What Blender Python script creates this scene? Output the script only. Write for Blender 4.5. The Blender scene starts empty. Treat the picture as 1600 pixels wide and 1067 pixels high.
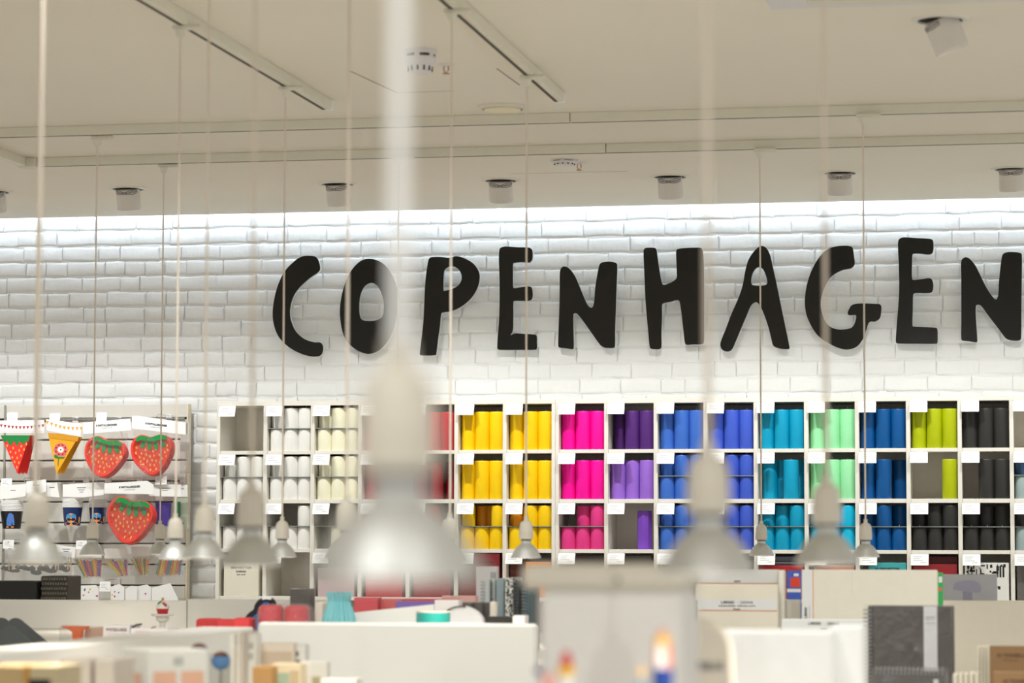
import bpy, bmesh, math, random
from mathutils import Vector, Matrix
random.seed(7)
S = bpy.context.scene
COL = S.collection
R = math.radians

# ---------------------------------------------------------------- camera, world, lights, exposure
F = 1600 * 100 / 36.0
EYE = Vector((0, 0, 1.55))
YAW, PITCH, ROLL = R(10.8), math.atan((845 - 533.5) / F), 0.0018
_f = Vector((-math.sin(YAW) * math.cos(PITCH), math.cos(YAW) * math.cos(PITCH), math.sin(PITCH)))
_r0 = Vector((math.cos(YAW), math.sin(YAW), 0))
_u0 = _r0.cross(_f)
_r = _r0 * math.cos(ROLL) + _u0 * math.sin(ROLL)
_u = _u0 * math.cos(ROLL) - _r0 * math.sin(ROLL)
cam_d = bpy.data.cameras.new('camera'); cam = bpy.data.objects.new('camera', cam_d); COL.objects.link(cam)
cam.matrix_world = Matrix(((_r.x, _u.x, -_f.x, EYE.x), (_r.y, _u.y, -_f.y, EYE.y), (_r.z, _u.z, -_f.z, EYE.z), (0, 0, 0, 1)))
cam_d.lens = 100; cam_d.sensor_width = 36; cam_d.sensor_fit = 'HORIZONTAL'
cam_d.clip_start = 0.05; cam_d.clip_end = 100
cam_d.dof.use_dof = True; cam_d.dof.focus_distance = 12.9; cam_d.dof.aperture_fstop = 4.7
S.camera = cam

world = bpy.data.worlds.new('world'); S.world = world; world.use_nodes = True
bgn = world.node_tree.nodes['Background']
bgn.inputs['Color'].default_value = (1.0, 0.99, 0.965, 1); bgn.inputs['Strength'].default_value = 0.72
S.view_settings.view_transform = 'Standard'; S.view_settings.look = 'None'
S.view_settings.gamma = 1; S.view_settings.use_curve_mapping = False
S.view_settings.exposure = 0.12
SHOP_W = 50.0        # unseen spots added to light the foreground, watts each
SPOT_W = 40.0        # wall washing downlights, watts each
PEND_W = 3.5         # pendant bulbs, watts each
COVE = 25.0          # LED strip in the cove
CEIL = 3.074

def ray(x, y): return _f + _r * ((x - 800) / F) + _u * ((533.5 - y) / F)
def at(x, y, Y):
    d = ray(x, y); return EYE + d * (Y / d.y)
def onz(x, y, Z):
    d = ray(x, y); return EYE + d * ((Z - EYE.z) / d.z)
def depth_at(x, y, dep): return EYE + ray(x, y) * dep

# ---------------------------------------------------------------- materials
def lin(c):
    o = []
    for v in c[:3]:
        v /= 255.0
        o.append(v / 12.92 if v <= 0.04045 else ((v + 0.055) / 1.055) ** 2.4)
    return (o[0], o[1], o[2], 1)
_mats = {}
def mat(name, c, rough=0.5, metal=0.0, var=0.04, scale=30, bump=0.0, bscale=60, spec=0.5, emit=0.0, coat=0.0, sss=0.0):
    if name in _mats: return _mats[name]
    m = bpy.data.materials.new(name); m.use_nodes = True
    nt = m.node_tree; b = nt.nodes['Principled BSDF']
    col = lin(c)
    tc = nt.nodes.new('ShaderNodeTexCoord')
    nz = nt.nodes.new('ShaderNodeTexNoise'); nz.inputs['Scale'].default_value = scale; nz.inputs['Detail'].default_value = 3
    nt.links.new(tc.outputs['Object'], nz.inputs['Vector'])
    mx = nt.nodes.new('ShaderNodeMix'); mx.data_type = 'RGBA'
    mx.inputs['A'].default_value = tuple(max(0, v * (1 - var)) for v in col[:3]) + (1,)
    mx.inputs['B'].default_value = tuple(min(1, v * (1 + var)) for v in col[:3]) + (1,)
    nt.links.new(nz.outputs['Fac'], mx.inputs['Factor'])
    nt.links.new(mx.outputs['Result'], b.inputs['Base Color'])
    b.inputs['Roughness'].default_value = rough; b.inputs['Metallic'].default_value = metal
    b.inputs['Specular IOR Level'].default_value = spec
    b.inputs['Coat Weight'].default_value = coat
    if emit:
        nt.links.new(mx.outputs['Result'], b.inputs['Emission Color']); b.inputs['Emission Strength'].default_value = emit
    if bump:
        n2 = nt.nodes.new('ShaderNodeTexNoise'); n2.inputs['Scale'].default_value = bscale; n2.inputs['Detail'].default_value = 4
        nt.links.new(tc.outputs['Object'], n2.inputs['Vector'])
        bp = nt.nodes.new('ShaderNodeBump'); bp.inputs['Strength'].default_value = bump; bp.inputs['Distance'].default_value = 0.004
        nt.links.new(n2.outputs['Fac'], bp.inputs['Height']); nt.links.new(bp.outputs['Normal'], b.inputs['Normal'])
    _mats[name] = m
    return m
def film_mat(name, tint=(245, 245, 245), fac=0.08, rough=0.08, bscale=40, bump=1.0):
    if name in _mats: return _mats[name]
    m = bpy.data.materials.new(name); m.use_nodes = True
    nt = m.node_tree; nt.nodes.remove(nt.nodes['Principled BSDF'])
    out = nt.nodes['Material Output']
    tr = nt.nodes.new('ShaderNodeBsdfTransparent'); gl = nt.nodes.new('ShaderNodeBsdfGlossy'); mx = nt.nodes.new('ShaderNodeMixShader')
    tr.inputs['Color'].default_value = lin(tint); gl.inputs['Color'].default_value = (1, 1, 1, 1); gl.inputs['Roughness'].default_value = rough
    tc = nt.nodes.new('ShaderNodeTexCoord'); nz = nt.nodes.new('ShaderNodeTexNoise')
    nz.inputs['Scale'].default_value = bscale; nz.inputs['Detail'].default_value = 5
    nt.links.new(tc.outputs['Object'], nz.inputs['Vector'])
    bp = nt.nodes.new('ShaderNodeBump'); bp.inputs['Strength'].default_value = bump; bp.inputs['Distance'].default_value = 0.02
    nt.links.new(nz.outputs['Fac'], bp.inputs['Height']); nt.links.new(bp.outputs['Normal'], gl.inputs['Normal'])
    mx.inputs['Fac'].default_value = fac
    nt.links.new(tr.outputs[0], mx.inputs[1]); nt.links.new(gl.outputs[0], mx.inputs[2]); nt.links.new(mx.outputs[0], out.inputs['Surface'])
    _mats[name] = m
    return m

WHITE = mat('white melamine', (238, 236, 228), 0.4)
CARD = mat('white card', (246, 246, 244), 0.6, var=0.01)
INK = mat('grey ink', (120, 120, 122), 0.7)
BLACKINK = mat('black ink', (30, 30, 32), 0.6)
FILM = film_mat('clear film')

# ---------------------------------------------------------------- mesh helpers
class MB:
    def __init__(s): s.v = []; s.f = []
    def add(s, vs, fs):
        o = len(s.v); s.v += [Vector(v) for v in vs]; s.f += [tuple(i + o for i in f) for f in fs]; return s
    def box(s, c, d, rz=0.0, rx=0.0):
        hx, hy, hz = d[0] / 2, d[1] / 2, d[2] / 2
        M = Matrix.Rotation(rz, 3, 'Z') @ Matrix.Rotation(rx, 3, 'X')
        vs = [Vector(c) + M @ Vector((x * hx, y * hy, z * hz)) for x in (-1, 1) for y in (-1, 1) for z in (-1, 1)]
        return s.add(vs, [(0, 1, 3, 2), (4, 6, 7, 5), (0, 4, 5, 1), (2, 3, 7, 6), (0, 2, 6, 4), (1, 5, 7, 3)])
    def box2(s, a, b):
        return s.box([(a[i] + b[i]) / 2 for i in range(3)], [abs(b[i] - a[i]) for i in range(3)])
    def rbox(s, c, d, r, rz=0.0, rx=0.0):
        """box with bevelled edges: outline in local XZ rounded, small bevel in depth"""
        hx, hy, hz = d[0] / 2, d[1] / 2, d[2] / 2
        M = Matrix.Rotation(rz, 3, 'Z') @ Matrix.Rotation(rx, 3, 'X')
        vs = []
        for x in (-1, 1):
            for y in (-1, 1):
                for z in (-1, 1):
                    for k in range(3):
                        p = [x * hx, y * hy, z * hz]; sg = (x, y, z)
                        for j in range(3):
                            if j != k: p[j] -= sg[j] * r
                        vs.append(Vector(p))
        bm = bmesh.new()
        for p in vs: bm.verts.new(p)
        bmesh.ops.convex_hull(bm, input=bm.verts)
        bm.verts.ensure_lookup_table(); bm.verts.index_update()
        V = [Vector(c) + M @ v.co for v in bm.verts]; Fc = [tuple(v.index for v in f.verts) for f in bm.faces]
        bm.free()
        return s.add(V, Fc)
    def lathe(s, prof, n=24, c=(0, 0, 0), M=None, cap0=True, cap1=True):
        vs = []; fs = []
        for (r, z) in prof:
            for k in range(n):
                a = 2 * math.pi * k / n
                p = Vector((r * math.cos(a), r * math.sin(a), z))
                if M: p = M @ p
                vs.append(p + Vector(c))
        for i in range(len(prof) - 1):
            for k in range(n):
                k2 = (k + 1) % n
                fs.append((i * n + k, i * n + k2, (i + 1) * n + k2, (i + 1) * n + k))
        if cap0: fs.append(tuple(range(n - 1, -1, -1)))
        if cap1: fs.append(tuple((len(prof) - 1) * n + k for k in range(n)))
        return s.add(vs, fs)
    def tube(s, pts, r, n=8, r2=None):
        pts = [Vector(p) for p in pts]; vs = []; fs = []
        for i, p in enumerate(pts):
            t = (pts[min(i + 1, len(pts) - 1)] - pts[max(i - 1, 0)]).normalized()
            a = t.cross(Vector((0, 0, 1)) if abs(t.z) < 0.9 else Vector((1, 0, 0))).normalized(); b = t.cross(a)
            rr = r if r2 is None else r + (r2 - r) * i / (len(pts) - 1)
            for k in range(n):
                an = 2 * math.pi * k / n; vs.append(p + a * (rr * math.cos(an)) + b * (rr * math.sin(an)))
        for i in range(len(pts) - 1):
            for k in range(n):
                k2 = (k + 1) % n; fs.append((i * n + k, (i + 1) * n + k, (i + 1) * n + k2, i * n + k2))
        fs.append(tuple(range(n))); fs.append(tuple((len(pts) - 1) * n + k for k in range(n - 1, -1, -1)))
        return s.add(vs, fs)
    def prism(s, poly, fn, d):
        """poly (u,v) list mapped by fn(u,v)->Vector front face; d = offset vector to the back face"""
        n = len(poly); A = [Vector(fn(*p)) for p in poly]; B = [p + Vector(d) for p in A]
        return s.add(A + B, [tuple(range(n)), tuple(range(2 * n - 1, n - 1, -1))] + [(i, i + n, (i + 1) % n + n, (i + 1) % n) for i in range(n)])
    def mesh(s, name, off=Vector((0, 0, 0)), smooth=False):
        me = bpy.data.meshes.new(name); me.from_pydata([tuple(v - off) for v in s.v], [], s.f); me.update()
        bm = bmesh.new(); bm.from_mesh(me); bmesh.ops.recalc_face_normals(bm, faces=bm.faces); bm.to_mesh(me); bm.free()
        if smooth:
            me.polygons.foreach_set('use_smooth', [True] * len(me.polygons))
            try: me.set_sharp_from_angle(angle=R(40))
            except Exception: pass
        return me
_base = {}
def tag(o, label, cat, group=None):
    o['label'] = label; o['category'] = cat
    if group: o['group'] = group
    return o
def thing(name, label, cat, loc=(0, 0, 0), group=None, rz=0.0):
    o = bpy.data.objects.new(name, None); COL.objects.link(o); o.location = loc; o.rotation_euler = (0, 0, rz)
    o.empty_display_size = 0.05
    _base[o.name] = Vector(loc) if rz == 0 else None
    return tag(o, label, cat, group)
def obj(name, mb, m, parent=None, smooth=False, loc=None, local=False):
    """one mesh object; vertices are given in world space unless local"""
    off = Vector((0, 0, 0))
    if parent is not None and not local: off = _base.get(parent.name) or Vector((0, 0, 0))
    if parent is None and loc is not None and not local: off = Vector(loc)
    me = mb.mesh(name, off, smooth) if isinstance(mb, MB) else mb
    o = bpy.data.objects.new(name, me); COL.objects.link(o)
    if me.materials: me.materials[0] = m
    else: me.materials.append(m)
    if parent is not None: o.parent = parent; _base[o.name] = off
    else:
        if loc is not None: o.location = loc
        _base[o.name] = Vector(loc) if loc is not None else Vector((0, 0, 0))
    return o
def inst(name, me, parent, loc, rot=None, scale=None):
    o = bpy.data.objects.new(name, me); COL.objects.link(o); o.parent = parent; o.location = loc
    if rot: o.rotation_euler = rot
    if scale: o.scale = scale
    return o
def struct(name, mb, m, smooth=False):
    o = obj(name, mb, m, None, smooth); o['kind'] = 'structure'; return o
def copy_tree(o, loc, label, group=None):
    c = o.copy(); COL.objects.link(c); c.location = loc; c['label'] = label
    if group: c['group'] = group
    for ch in o.children:
        d = ch.copy(); COL.objects.link(d); d.parent = c
        for g in ch.children:
            e = g.copy(); COL.objects.link(e); e.parent = d
    return c
def text_mesh(txt, size, width=None, bold=0.0):
    cu = bpy.data.curves.new('txt', 'FONT'); cu.body = txt; cu.size = size; cu.align_x = 'CENTER'; cu.align_y = 'CENTER'
    cu.offset = bold; cu.resolution_u = 2
    o = bpy.data.objects.new('txt', cu); COL.objects.link(o)
    dg = bpy.context.evaluated_depsgraph_get()
    me = bpy.data.meshes.new_from_object(o.evaluated_get(dg))
    bpy.data.objects.remove(o); bpy.data.curves.remove(cu)
    xs = [v.co.x for v in me.vertices]
    if width and xs:
        k = width / (max(xs) - min(xs))
        for v in me.vertices: v.co.x *= k
    mb = MB(); mb.v = [v.co.copy() for v in me.vertices]; mb.f = [tuple(p.vertices) for p in me.polygons]
    bpy.data.meshes.remove(me)
    return mb
def put_text(name, txt, centre, ux, uz, size, width, m, parent, bold=0.0):
    """flat lettering at centre, reading along ux with up uz"""
    mb = text_mesh(txt, size, width, bold); ux = Vector(ux).normalized(); uz = Vector(uz).normalized()
    mb.v = [Vector(centre) + ux * v.x + uz * v.y for v in mb.v]
    return obj(name, mb, m, parent)
def rect(mb, c, ux, uz, w, h):
    c = Vector(c); ux = Vector(ux) * (w / 2); uz = Vector(uz) * (h / 2)
    return mb.add([c - ux - uz, c + ux - uz, c + ux + uz, c - ux + uz], [(0, 1, 2, 3)])
X1, Z1 = Vector((1, 0, 0)), Vector((0, 0, 1))
def smooth_loop(pts, k=4):
    out = []; n = len(pts)
    for i in range(n):
        p0, p1, p2, p3 = pts[i - 1], pts[i], pts[(i + 1) % n], pts[(i + 2) % n]
        for j in range(k):
            t = j / k; q = []
            for a in (0, 1):
                d1 = math.dist(p1, p2); s0 = d1 / max(math.dist(p0, p1), 1e-6); s1 = d1 / max(math.dist(p2, p3), 1e-6)
                m1 = (p2[a] - p0[a]) / 2 * min(1, 2 * s0 / (1 + s0)); m2 = (p3[a] - p1[a]) / 2 * min(1, 2 * s1 / (1 + s1))
                # chord aware tangents
                m1 = (p2[a] - p0[a]) * d1 / max(math.dist(p0, p1) + d1, 1e-6)
                m2 = (p3[a] - p1[a]) * d1 / max(math.dist(p2, p3) + d1, 1e-6)
                h1 = 2 * t**3 - 3 * t**2 + 1; h2 = -2 * t**3 + 3 * t**2; h3 = t**3 - 2 * t**2 + t; h4 = t**3 - t**2
                q.append(h1 * p1[a] + h2 * p2[a] + h3 * m1 + h4 * m2)
            out.append(tuple(q))
    return out

# ---------------------------------------------------------------- room shell
YW = 12.90          # mortar face of the brick wall
YS = 12.60          # front of the shelving
wallmat = mat('painted mortar', (238, 240, 240), 0.6, bump=0.35, bscale=45)
brickmat = mat('white painted brick', (240, 241, 240), 0.5, bump=0.9, bscale=20, var=0.02)
ceilmat = mat('warm white ceiling paint', (240, 234, 220), 0.8, var=0.02, scale=2)
floormat = mat('pale oak floor', (214, 204, 186), 0.55, var=0.15, scale=4)
wall = struct('wall_back', MB().box2((-8, YW, 0), (3, YW + 0.2, 3.45)), wallmat)
struct('floor', MB().box2((-8, -3, -0.1), (3, YW, 0)), floormat)
YC = 12.76          # edge of the ceiling in front of the light cove
struct('ceiling', MB().box2((-8, -3, CEIL), (3, YC, CEIL + 0.12)), ceilmat)
struct('trim_1', MB().box2((-8, YC - 0.1, 3.4), (3, YW, 3.45)).box2((-8, YC - 0.12, CEIL + 0.12), (3, YC - 0.1, 3.45)), ceilmat)
# faint access panels let into the plaster (hairline joints)
def panel_joint(pts):
    mb = MB()
    P = [onz(x, y, CEIL - 0.0005) for x, y in pts]
    for a, b in zip(P, P[1:]):
        d = (b - a).normalized(); n = Vector((-d.y, d.x, 0)) * 0.003
        mb.add([a - n, b - n, b + n, a + n], [(0, 1, 2, 3)])
    return mb
jm = mat('panel joint', (150, 138, 120), 0.9)
cj = bpy.data.objects['ceiling']
obj('panel_joint', panel_joint([(545, 110), (620, 145), (710, 142)]), jm, cj)
obj('panel_joint', panel_joint([(798, 271.5), (980, 267.5)]), jm, cj)
obj('panel_joint', panel_joint([(776, 107), (812, 133)]), jm, cj)

# LED strip in the cove
led = mat('cool LED strip', (214, 232, 255), 0.5, emit=COVE, var=0.0)
ls = obj('led_strip', MB().box2((-7.9, YC - 0.015, CEIL + 0.125), (2.9, YC + 0.005, CEIL + 0.14)), led)
tag(ls, 'cool white LED strip hidden in the cove along the ceiling edge', 'light')

# bricks
def brick_mesh(L, H, seed):
    rnd = random.Random(seed); T = 0.0048
    bx = [-L / 2, -L / 2 + 0.004, -L / 2 + 0.012, -L / 6, L / 6, L / 2 - 0.012, L / 2 - 0.005, L / 2]
    bz = [-H / 2, -H / 2 + 0.004, -H / 2 + 0.012, H / 2 - 0.012, H / 2 - 0.004, H / 2]
    mb = MB(); vs = []
    tx, tz = rnd.uniform(-.02, .02), rnd.uniform(-.05, .05)
    for j, z in enumerate(bz):
        for i, x in enumerate(bx):
            e = min(i, len(bx) - 1 - i); g = min(j, len(bz) - 1 - j)
            y = -T * min([0.62, 0.9, 1.0, 1.0][e], [0.0, 0.6, 1.0][min(g, 2)])
            if g == 0: y = 0.001
            y += tx * x * 0.25 + tz * z * 0.3 + rnd.uniform(-.0013, .0013)
            vs.append((x + rnd.uniform(-.002, .002), y, z + rnd.uniform(-.0036, .0036) + 0.002 * math.sin(x * 23 + seed)))
    n = len(bx); fs = [(j * n + i, j * n + i + 1, (j + 1) * n + i + 1, (j + 1) * n + i) for j in range(len(bz) - 1) for i in range(n - 1)]
    mb.add(vs, fs); me = mb.mesh('brick', smooth=False)
    # face normals towards the room
    if me.polygons[10].normal.y > 0:
        bm = bmesh.new(); bm.from_mesh(me); bmesh.ops.reverse_faces(bm, faces=bm.faces); bm.to_mesh(me); bm.free()
    me.polygons.foreach_set('use_smooth', [True] * len(me.polygons))
    me.materials.append(brickmat)
    return me
PITCHZ = 0.0726; BH = 0.067
LENS = [0.192, 0.186, 0.178, 0.104, 0.096, 0.14]
BM = {L: [brick_mesh(L, BH, int(L * 1e4) + k) for k in range(3)] for L in LENS}
z0 = at(100, 409.6, YW).z
rows = []
rb = random.Random(21)
for j in range(-32, 11):
    zc = z0 + (j + 0.5) * PITCHZ
    if zc < 0.1 or zc > 3.38: continue
    x = -5.75 + rb.uniform(-.1, .0)
    long_run = 0
    while x < 0.55:
        L = rb.choices(LENS, [5, 4, 3, 3, 3, 1])[0]
        rows.append((x + L / 2, zc + rb.uniform(-.002, .002), L)); x += L + 0.003
cand = []
for i, (x, z, L) in enumerate(rows):
    q = Vector((x, YW, z)) - EYE; dz = q.dot(_f); px = 800 + F * q.dot(_r) / dz; py = 533.5 - F * q.dot(_u) / dz
    vis = -25 < px < 1625 and 325 < py < (632 if px > 340 or px < 292 else 935)
    cand.append((vis, L, i))
pick = set(i for v, L, i in sorted(cand, key=lambda t: (-t[0], -t[1], t[2]))[:300])
rest_v, rest_f = [], []
for i, (x, z, L) in enumerate(rows):
    me = BM[L][i % 3]
    if i in pick:
        inst('brick', me, wall, (x, YW - 0.0005, z), (0, 0, 0))
    else:
        o = len(rest_v)
        rest_v += [(v.co.x + x, v.co.y + YW - 0.0005, v.co.z + z) for v in me.vertices]
        rest_f += [tuple(k + o for k in p.vertices) for p in me.polygons]
me = bpy.data.meshes.new('brick_courses'); me.from_pydata(rest_v, [], rest_f); me.update()
me.polygons.foreach_set('use_smooth', [True] * len(me.polygons))
o = obj('brick_courses', me, brickmat, wall); o['kind'] = 'stuff'
# ---------------------------------------------------------------- ceiling fixtures
TZ = CEIL - 0.035
trackm = mat('cream track', (226, 222, 205), 0.45)
slotm = mat('dark track slot', (70, 62, 52), 0.7)
def track(label, a, b, axis, joints=()):
    """surface track; axis 'x' or 'y'; a,b = ends; split at joints"""
    if axis == 'x':
        (x0, x1), y = (a[0], b[0]), a[1]
        t = thing('light_track', label, 'light track', ((x0 + x1) / 2, y, CEIL))
        cuts = [x0] + list(joints) + [x1]
        for p, q in zip(cuts, cuts[1:]):
            r = obj('rail', MB().rbox(((p + q) / 2, y, CEIL - 0.0175), (abs(q - p) - 0.003, 0.036, 0.035), 0.002), trackm, t)
            obj('slot', MB().box(((p + q) / 2, y - 0.002, TZ - 0.0003), (abs(q - p) - 0.004, 0.012, 0.0008)), slotm, r)
    else:
        x, (y0, y1) = a[0], (a[1], b[1])
        t = thing('light_track', label, 'light track', (x, (y0 + y1) / 2, CEIL))
        cuts = [y0] + list(joints) + [y1]
        for p, q in zip(cuts, cuts[1:]):
            r = obj('rail', MB().rbox((x, (p + q) / 2, CEIL - 0.0175), (0.036, abs(q - p) - 0.003, 0.035), 0.002), trackm, t)
            obj('slot', MB().box((x - 0.008, (p + q) / 2, TZ - 0.0003), (0.012, abs(q - p) - 0.004, 0.0008)), slotm, r)
        obj('end_cap', MB().rbox((x, y1 + 0.012, CEIL - 0.0175), (0.037, 0.024, 0.037), 0.004), CARD, t)
    return t
XD1 = onz(445, 135, TZ).x + 0.008; XD2 = onz(823, 118, TZ).x + 0.008
YA = onz(800, 195, TZ).y; YB = onz(800, 239, TZ).y
YA = (onz(152, 213, TZ).y + onz(1348, 178, TZ).y) / 2; YB = (onz(258, 257, TZ).y + onz(1190, 232, TZ).y) / 2
track('cream ceiling track running towards the wall, left of the two sloping ones', (XD1, -1), (XD1, onz(518, 171, TZ).y), 'y')
track('cream ceiling track running towards the wall, right of the two sloping ones', (XD2, -1), (XD2, onz(872, 159, TZ).y), 'y')
xb0 = onz(40, 256, TZ).x
track('long cream ceiling track along the wall, the one nearer the camera', (-6, YA), (1, YA), 'x', [onz(886, 187, TZ).x])
track('long cream ceiling track along the wall, nearer the row of downlights', (xb0 + 0.02, YB), (1, YB), 'x', [onz(944, 236, TZ).x])
t = thing('light_track', 'cream ceiling track with corner joint at far left edge', 'light track', (xb0 - 0.02, YB - 1, CEIL))
obj('corner_joint', MB().rbox((xb0 - 0.02, YB, CEIL - 0.02), (0.075, 0.06, 0.04), 0.003), trackm, t)
obj('rail', MB().rbox((xb0 - 0.04, YB - 1.53, CEIL - 0.0175), (0.036, 3.0, 0.035), 0.002), trackm, t)

socketm = mat('white ceramic socket', (214, 207, 192), 0.45)
cordm = mat('beige fabric cord', (226, 214, 198), 0.8, bump=0.4, bscale=300)
silver = mat('silvered bulb', (206, 207, 203), 0.48, metal=0.65, var=0.02)
collar = mat('grey bulb collar', (120, 118, 112), 0.4, metal=0.4)
lensm = mat('frosted lit lens', (255, 244, 226), 0.3, emit=1.3, var=0.0)
_pend = {}
def pendant(x, y, label, top, zr=1.497, energy=1.0, cr=0.0031):
    """pendant with its rim at (x, y, zr), hanging from height top"""
    t = thing('pendant_lamp', label, 'pendant lamp', (x, y, zr), 'bare bulb pendant lamps on fabric cords')
    if not _pend:
        _pend['socket'] = MB().lathe([(0.0068, 0.130), (0.0068, 0.118), (0.011, 0.1155), (0.0165, 0.112), (0.020, 0.104), (0.0222, 0.078), (0.0214, 0.0775), (0.0214, 0.0765), (0.0222, 0.076), (0.0222, 0.060), (0.019, 0.058)], 24).mesh('socket', smooth=True)
        _pend['collar'] = MB().lathe([(0.0165, 0.059), (0.0165, 0.055), (0.0155, 0.053)], 24).mesh('collar', smooth=True)
        _pend['bulb'] = MB().lathe([(0.0155, 0.056), (0.0155, 0.046), (0.019, 0.042), (0.027, 0.036), (0.0345, 0.027), (0.041, 0.016), (0.0455, 0.006), (0.0475, 0.003), (0.0478, 0.0), (0.046, -0.0015)], 32, cap1=False).mesh('bulb', smooth=True)
        _pend['lens'] = MB().lathe([(0.046, -0.0012), (0.040, -0.0018), (0.025, -0.0022), (0.0005, -0.0024)], 32, cap0=False).mesh('lens', smooth=True)
        for k, m in (('socket', socketm), ('collar', collar), ('bulb', silver), ('lens', lensm)): _pend[k].materials.append(m)
    inst('socket', _pend['socket'], t, (0, 0, 0)); b = inst('bulb', _pend['bulb'], t, (0, 0, 0))
    inst('lens', _pend['lens'], b, (0, 0, 0)); inst('collar', _pend['collar'], b, (0, 0, 0))
    obj('cord', MB().tube([(x, y, zr + 0.125), (x, y, (zr + top) / 2), (x, y, top)], cr, 8), cordm if cr < 0.004 else CARD, t, smooth=True)
    obj('ceiling_rose', MB().rbox((x + 0.02, y, top - 0.006), (0.085, 0.026, 0.014), 0.004).lathe([(0.016, top - 0.012), (0.013, top - 0.03), (0.006, top - 0.036)], 16, (x, y, 0)), trackm, t, smooth=True)
    ld = bpy.data.lights.new('bulb_light', 'SPOT'); ld.energy = PEND_W * energy; ld.spot_size = R(150); ld.spot_blend = 0.6
    ld.color = (1, 0.93, 0.82); ld.shadow_soft_size = 0.04
    lo = bpy.data.objects.new('bulb_light', ld); COL.objects.link(lo); lo.parent = t; lo.location = (0, 0, -0.012)
    return t
def pend_track(px, py, label, **k):
    p = onz(px, py, TZ); return pendant(p.x, p.y, label, TZ, **k)
pend_track(823, 118, 'small pendant lamp before the right yellow candle column, cord over the first letter E')
pend_track(706, 15, 'pendant lamp half hidden by the huge blurred bulb, cord crossing the letter P')
pend_track(446, 135, 'small sharp pendant lamp in front of white candles, cord crossing the letter C')
pend_track(282, 40, 'pendant lamp with right-hand bulb of the overlapping pair beside the strawberry plates')
pend_track(152, 213, 'small pendant lamp hanging over the mustache cups, cord left of the strawberry plates')
pend_track(1348, 178, 'small pendant lamp in front of the navy candles, cord beside the letter G')
pend_track(256, 257, 'small pendant lamp with left-hand bulb of the pair over the purple cups')
pend_track(1187, 232, 'small pendant lamp in front of the turquoise candles, cord crossing the letter A')
pend_track(623, 245, 'thin pendant cord beside the letter O, bulb hidden behind the huge blurred one')
def pend_near(px, py, dep, label, energy=1.0, cr=0.0031):
    p = depth_at(px, py, dep); return pendant(p.x, p.y, label, CEIL, zr=p.z, energy=energy, cr=cr)
pend_near(621, 906, 1.55, 'huge out-of-focus pendant lamp hanging closest to the camera', 0.5, 0.0048)
pend_near(1107, 893, 2.85, 'large blurred pendant lamp in front of the blue candle columns', 0.7)
pend_near(1292, 881, 4.15, 'blurred pendant lamp in front of the mint green candle column')
pend_near(57, 878, 4.9, 'blurred pendant lamp at the far left before the party goods')
pend_near(52, 872, 6.4, 'pendant lamp hidden behind the far left blurred one, showing a second cord')
pend_near(392, 883, 4.35, 'blurred pendant lamp hanging in front of the leftmost candle column')
pend_near(319, 871, 6.4, 'slightly blurred pendant lamp before the bare brick strip')
pend_near(541, 870, 6.0, 'pendant lamp left of the huge blurred bulb, cord crossing the letter O')

# recessed wall washing downlights
ringm = mat('white metal trim', (232, 228, 218), 0.4)
barrelm = mat('white lamp barrel', (222, 216, 208), 0.5)
holem = mat('dark lamp recess', (22, 20, 18), 0.8)
finm = mat('dark cooling slit', (120, 115, 110), 0.7)
def downlight(x, y, label, r=0.052, h=0.092, tilt=R(14), az=0.0, light=True, aim=R(29.5), power=1.0):
    t = thing('recessed_downlight', label, 'downlight', (x, y, CEIL), 'recessed wall-washing downlights')
    z = CEIL
    obj('trim_ring', MB().lathe([(r * 1.62, z), (r * 1.6, z - 0.004), (r * 1.3, z - 0.006), (r * 1.26, z - 0.002), (r * 1.26, z + 0.0)], 40, (x, y, 0), cap0=False, cap1=False), ringm, t, smooth=True)
    obj('recess', MB().lathe([(r * 1.27, z - 0.0008), (0.001, z - 0.0007)], 40, (x, y, 0), cap0=False, cap1=False), holem, t)
    M = Matrix.Rotation(az, 3, 'Z') @ Matrix.Rotation(tilt, 3, 'X')
    c = (x, y, z)
    br = obj('barrel', MB().lathe([(r * 0.9, 0.0), (r * 0.985, -0.004), (r, -h * 0.9), (r * 0.985, -h * 0.97), (r * 0.95, -h), (r * 0.9, -h), (r * 0.86, -h * 0.9), (0.002, -h * 0.85)], 36, c, M, cap0=True, cap1=False), barrelm, t, smooth=True)
    for k in range(4):
        zz = -0.001 - 0.006 * (k // 2)
        mb = MB(); n = 14
        for j in range(n):
            a0 = math.pi * (1.12 + 0.76 * j / n); a1 = math.pi * (1.12 + 0.76 * (j + 1) / n)
            q = []
            for a, dz in ((a0, 0), (a1, 0), (a1, -0.0028), (a0, -0.0028)):
                ph = (1 if k % 2 else -1)
                zl = zz + dz - 0.014 * max(0, math.cos(a - math.pi * 1.5 + ph * 0.5)) ** 2
                q.append(Vector(c) + M @ Vector((r * 1.006 * math.cos(a), r * 1.006 * math.sin(a), zl)))
            mb.add(q, [(0, 1, 2, 3)])
        obj('cooling_slit', mb, finm, br)
    if light:
        obj('lamp_face', MB().lathe([(r * 0.84, -h * 0.88), (0.001, -h * 0.88)], 24, c, M, cap0=False, cap1=False), lensm, t)
        ld = bpy.data.lights.new('downlight_beam', 'SPOT'); ld.energy = (SPOT_W if y > 8 else SHOP_W) * power; ld.spot_size = R(87 if y > 8 else 90); ld.spot_blend = 0.9
        ld.color = (0.985, 1.0, 0.985); ld.shadow_soft_size = 0.022
        lo = bpy.data.objects.new('downlight_beam', ld); COL.objects.link(lo); lo.parent = t
        lo.location = M @ Vector((0, 0, -h * 1.03)); lo.rotation_euler = (aim, 0, az * 0.5)
    return t
YDL = 11.745
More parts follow.
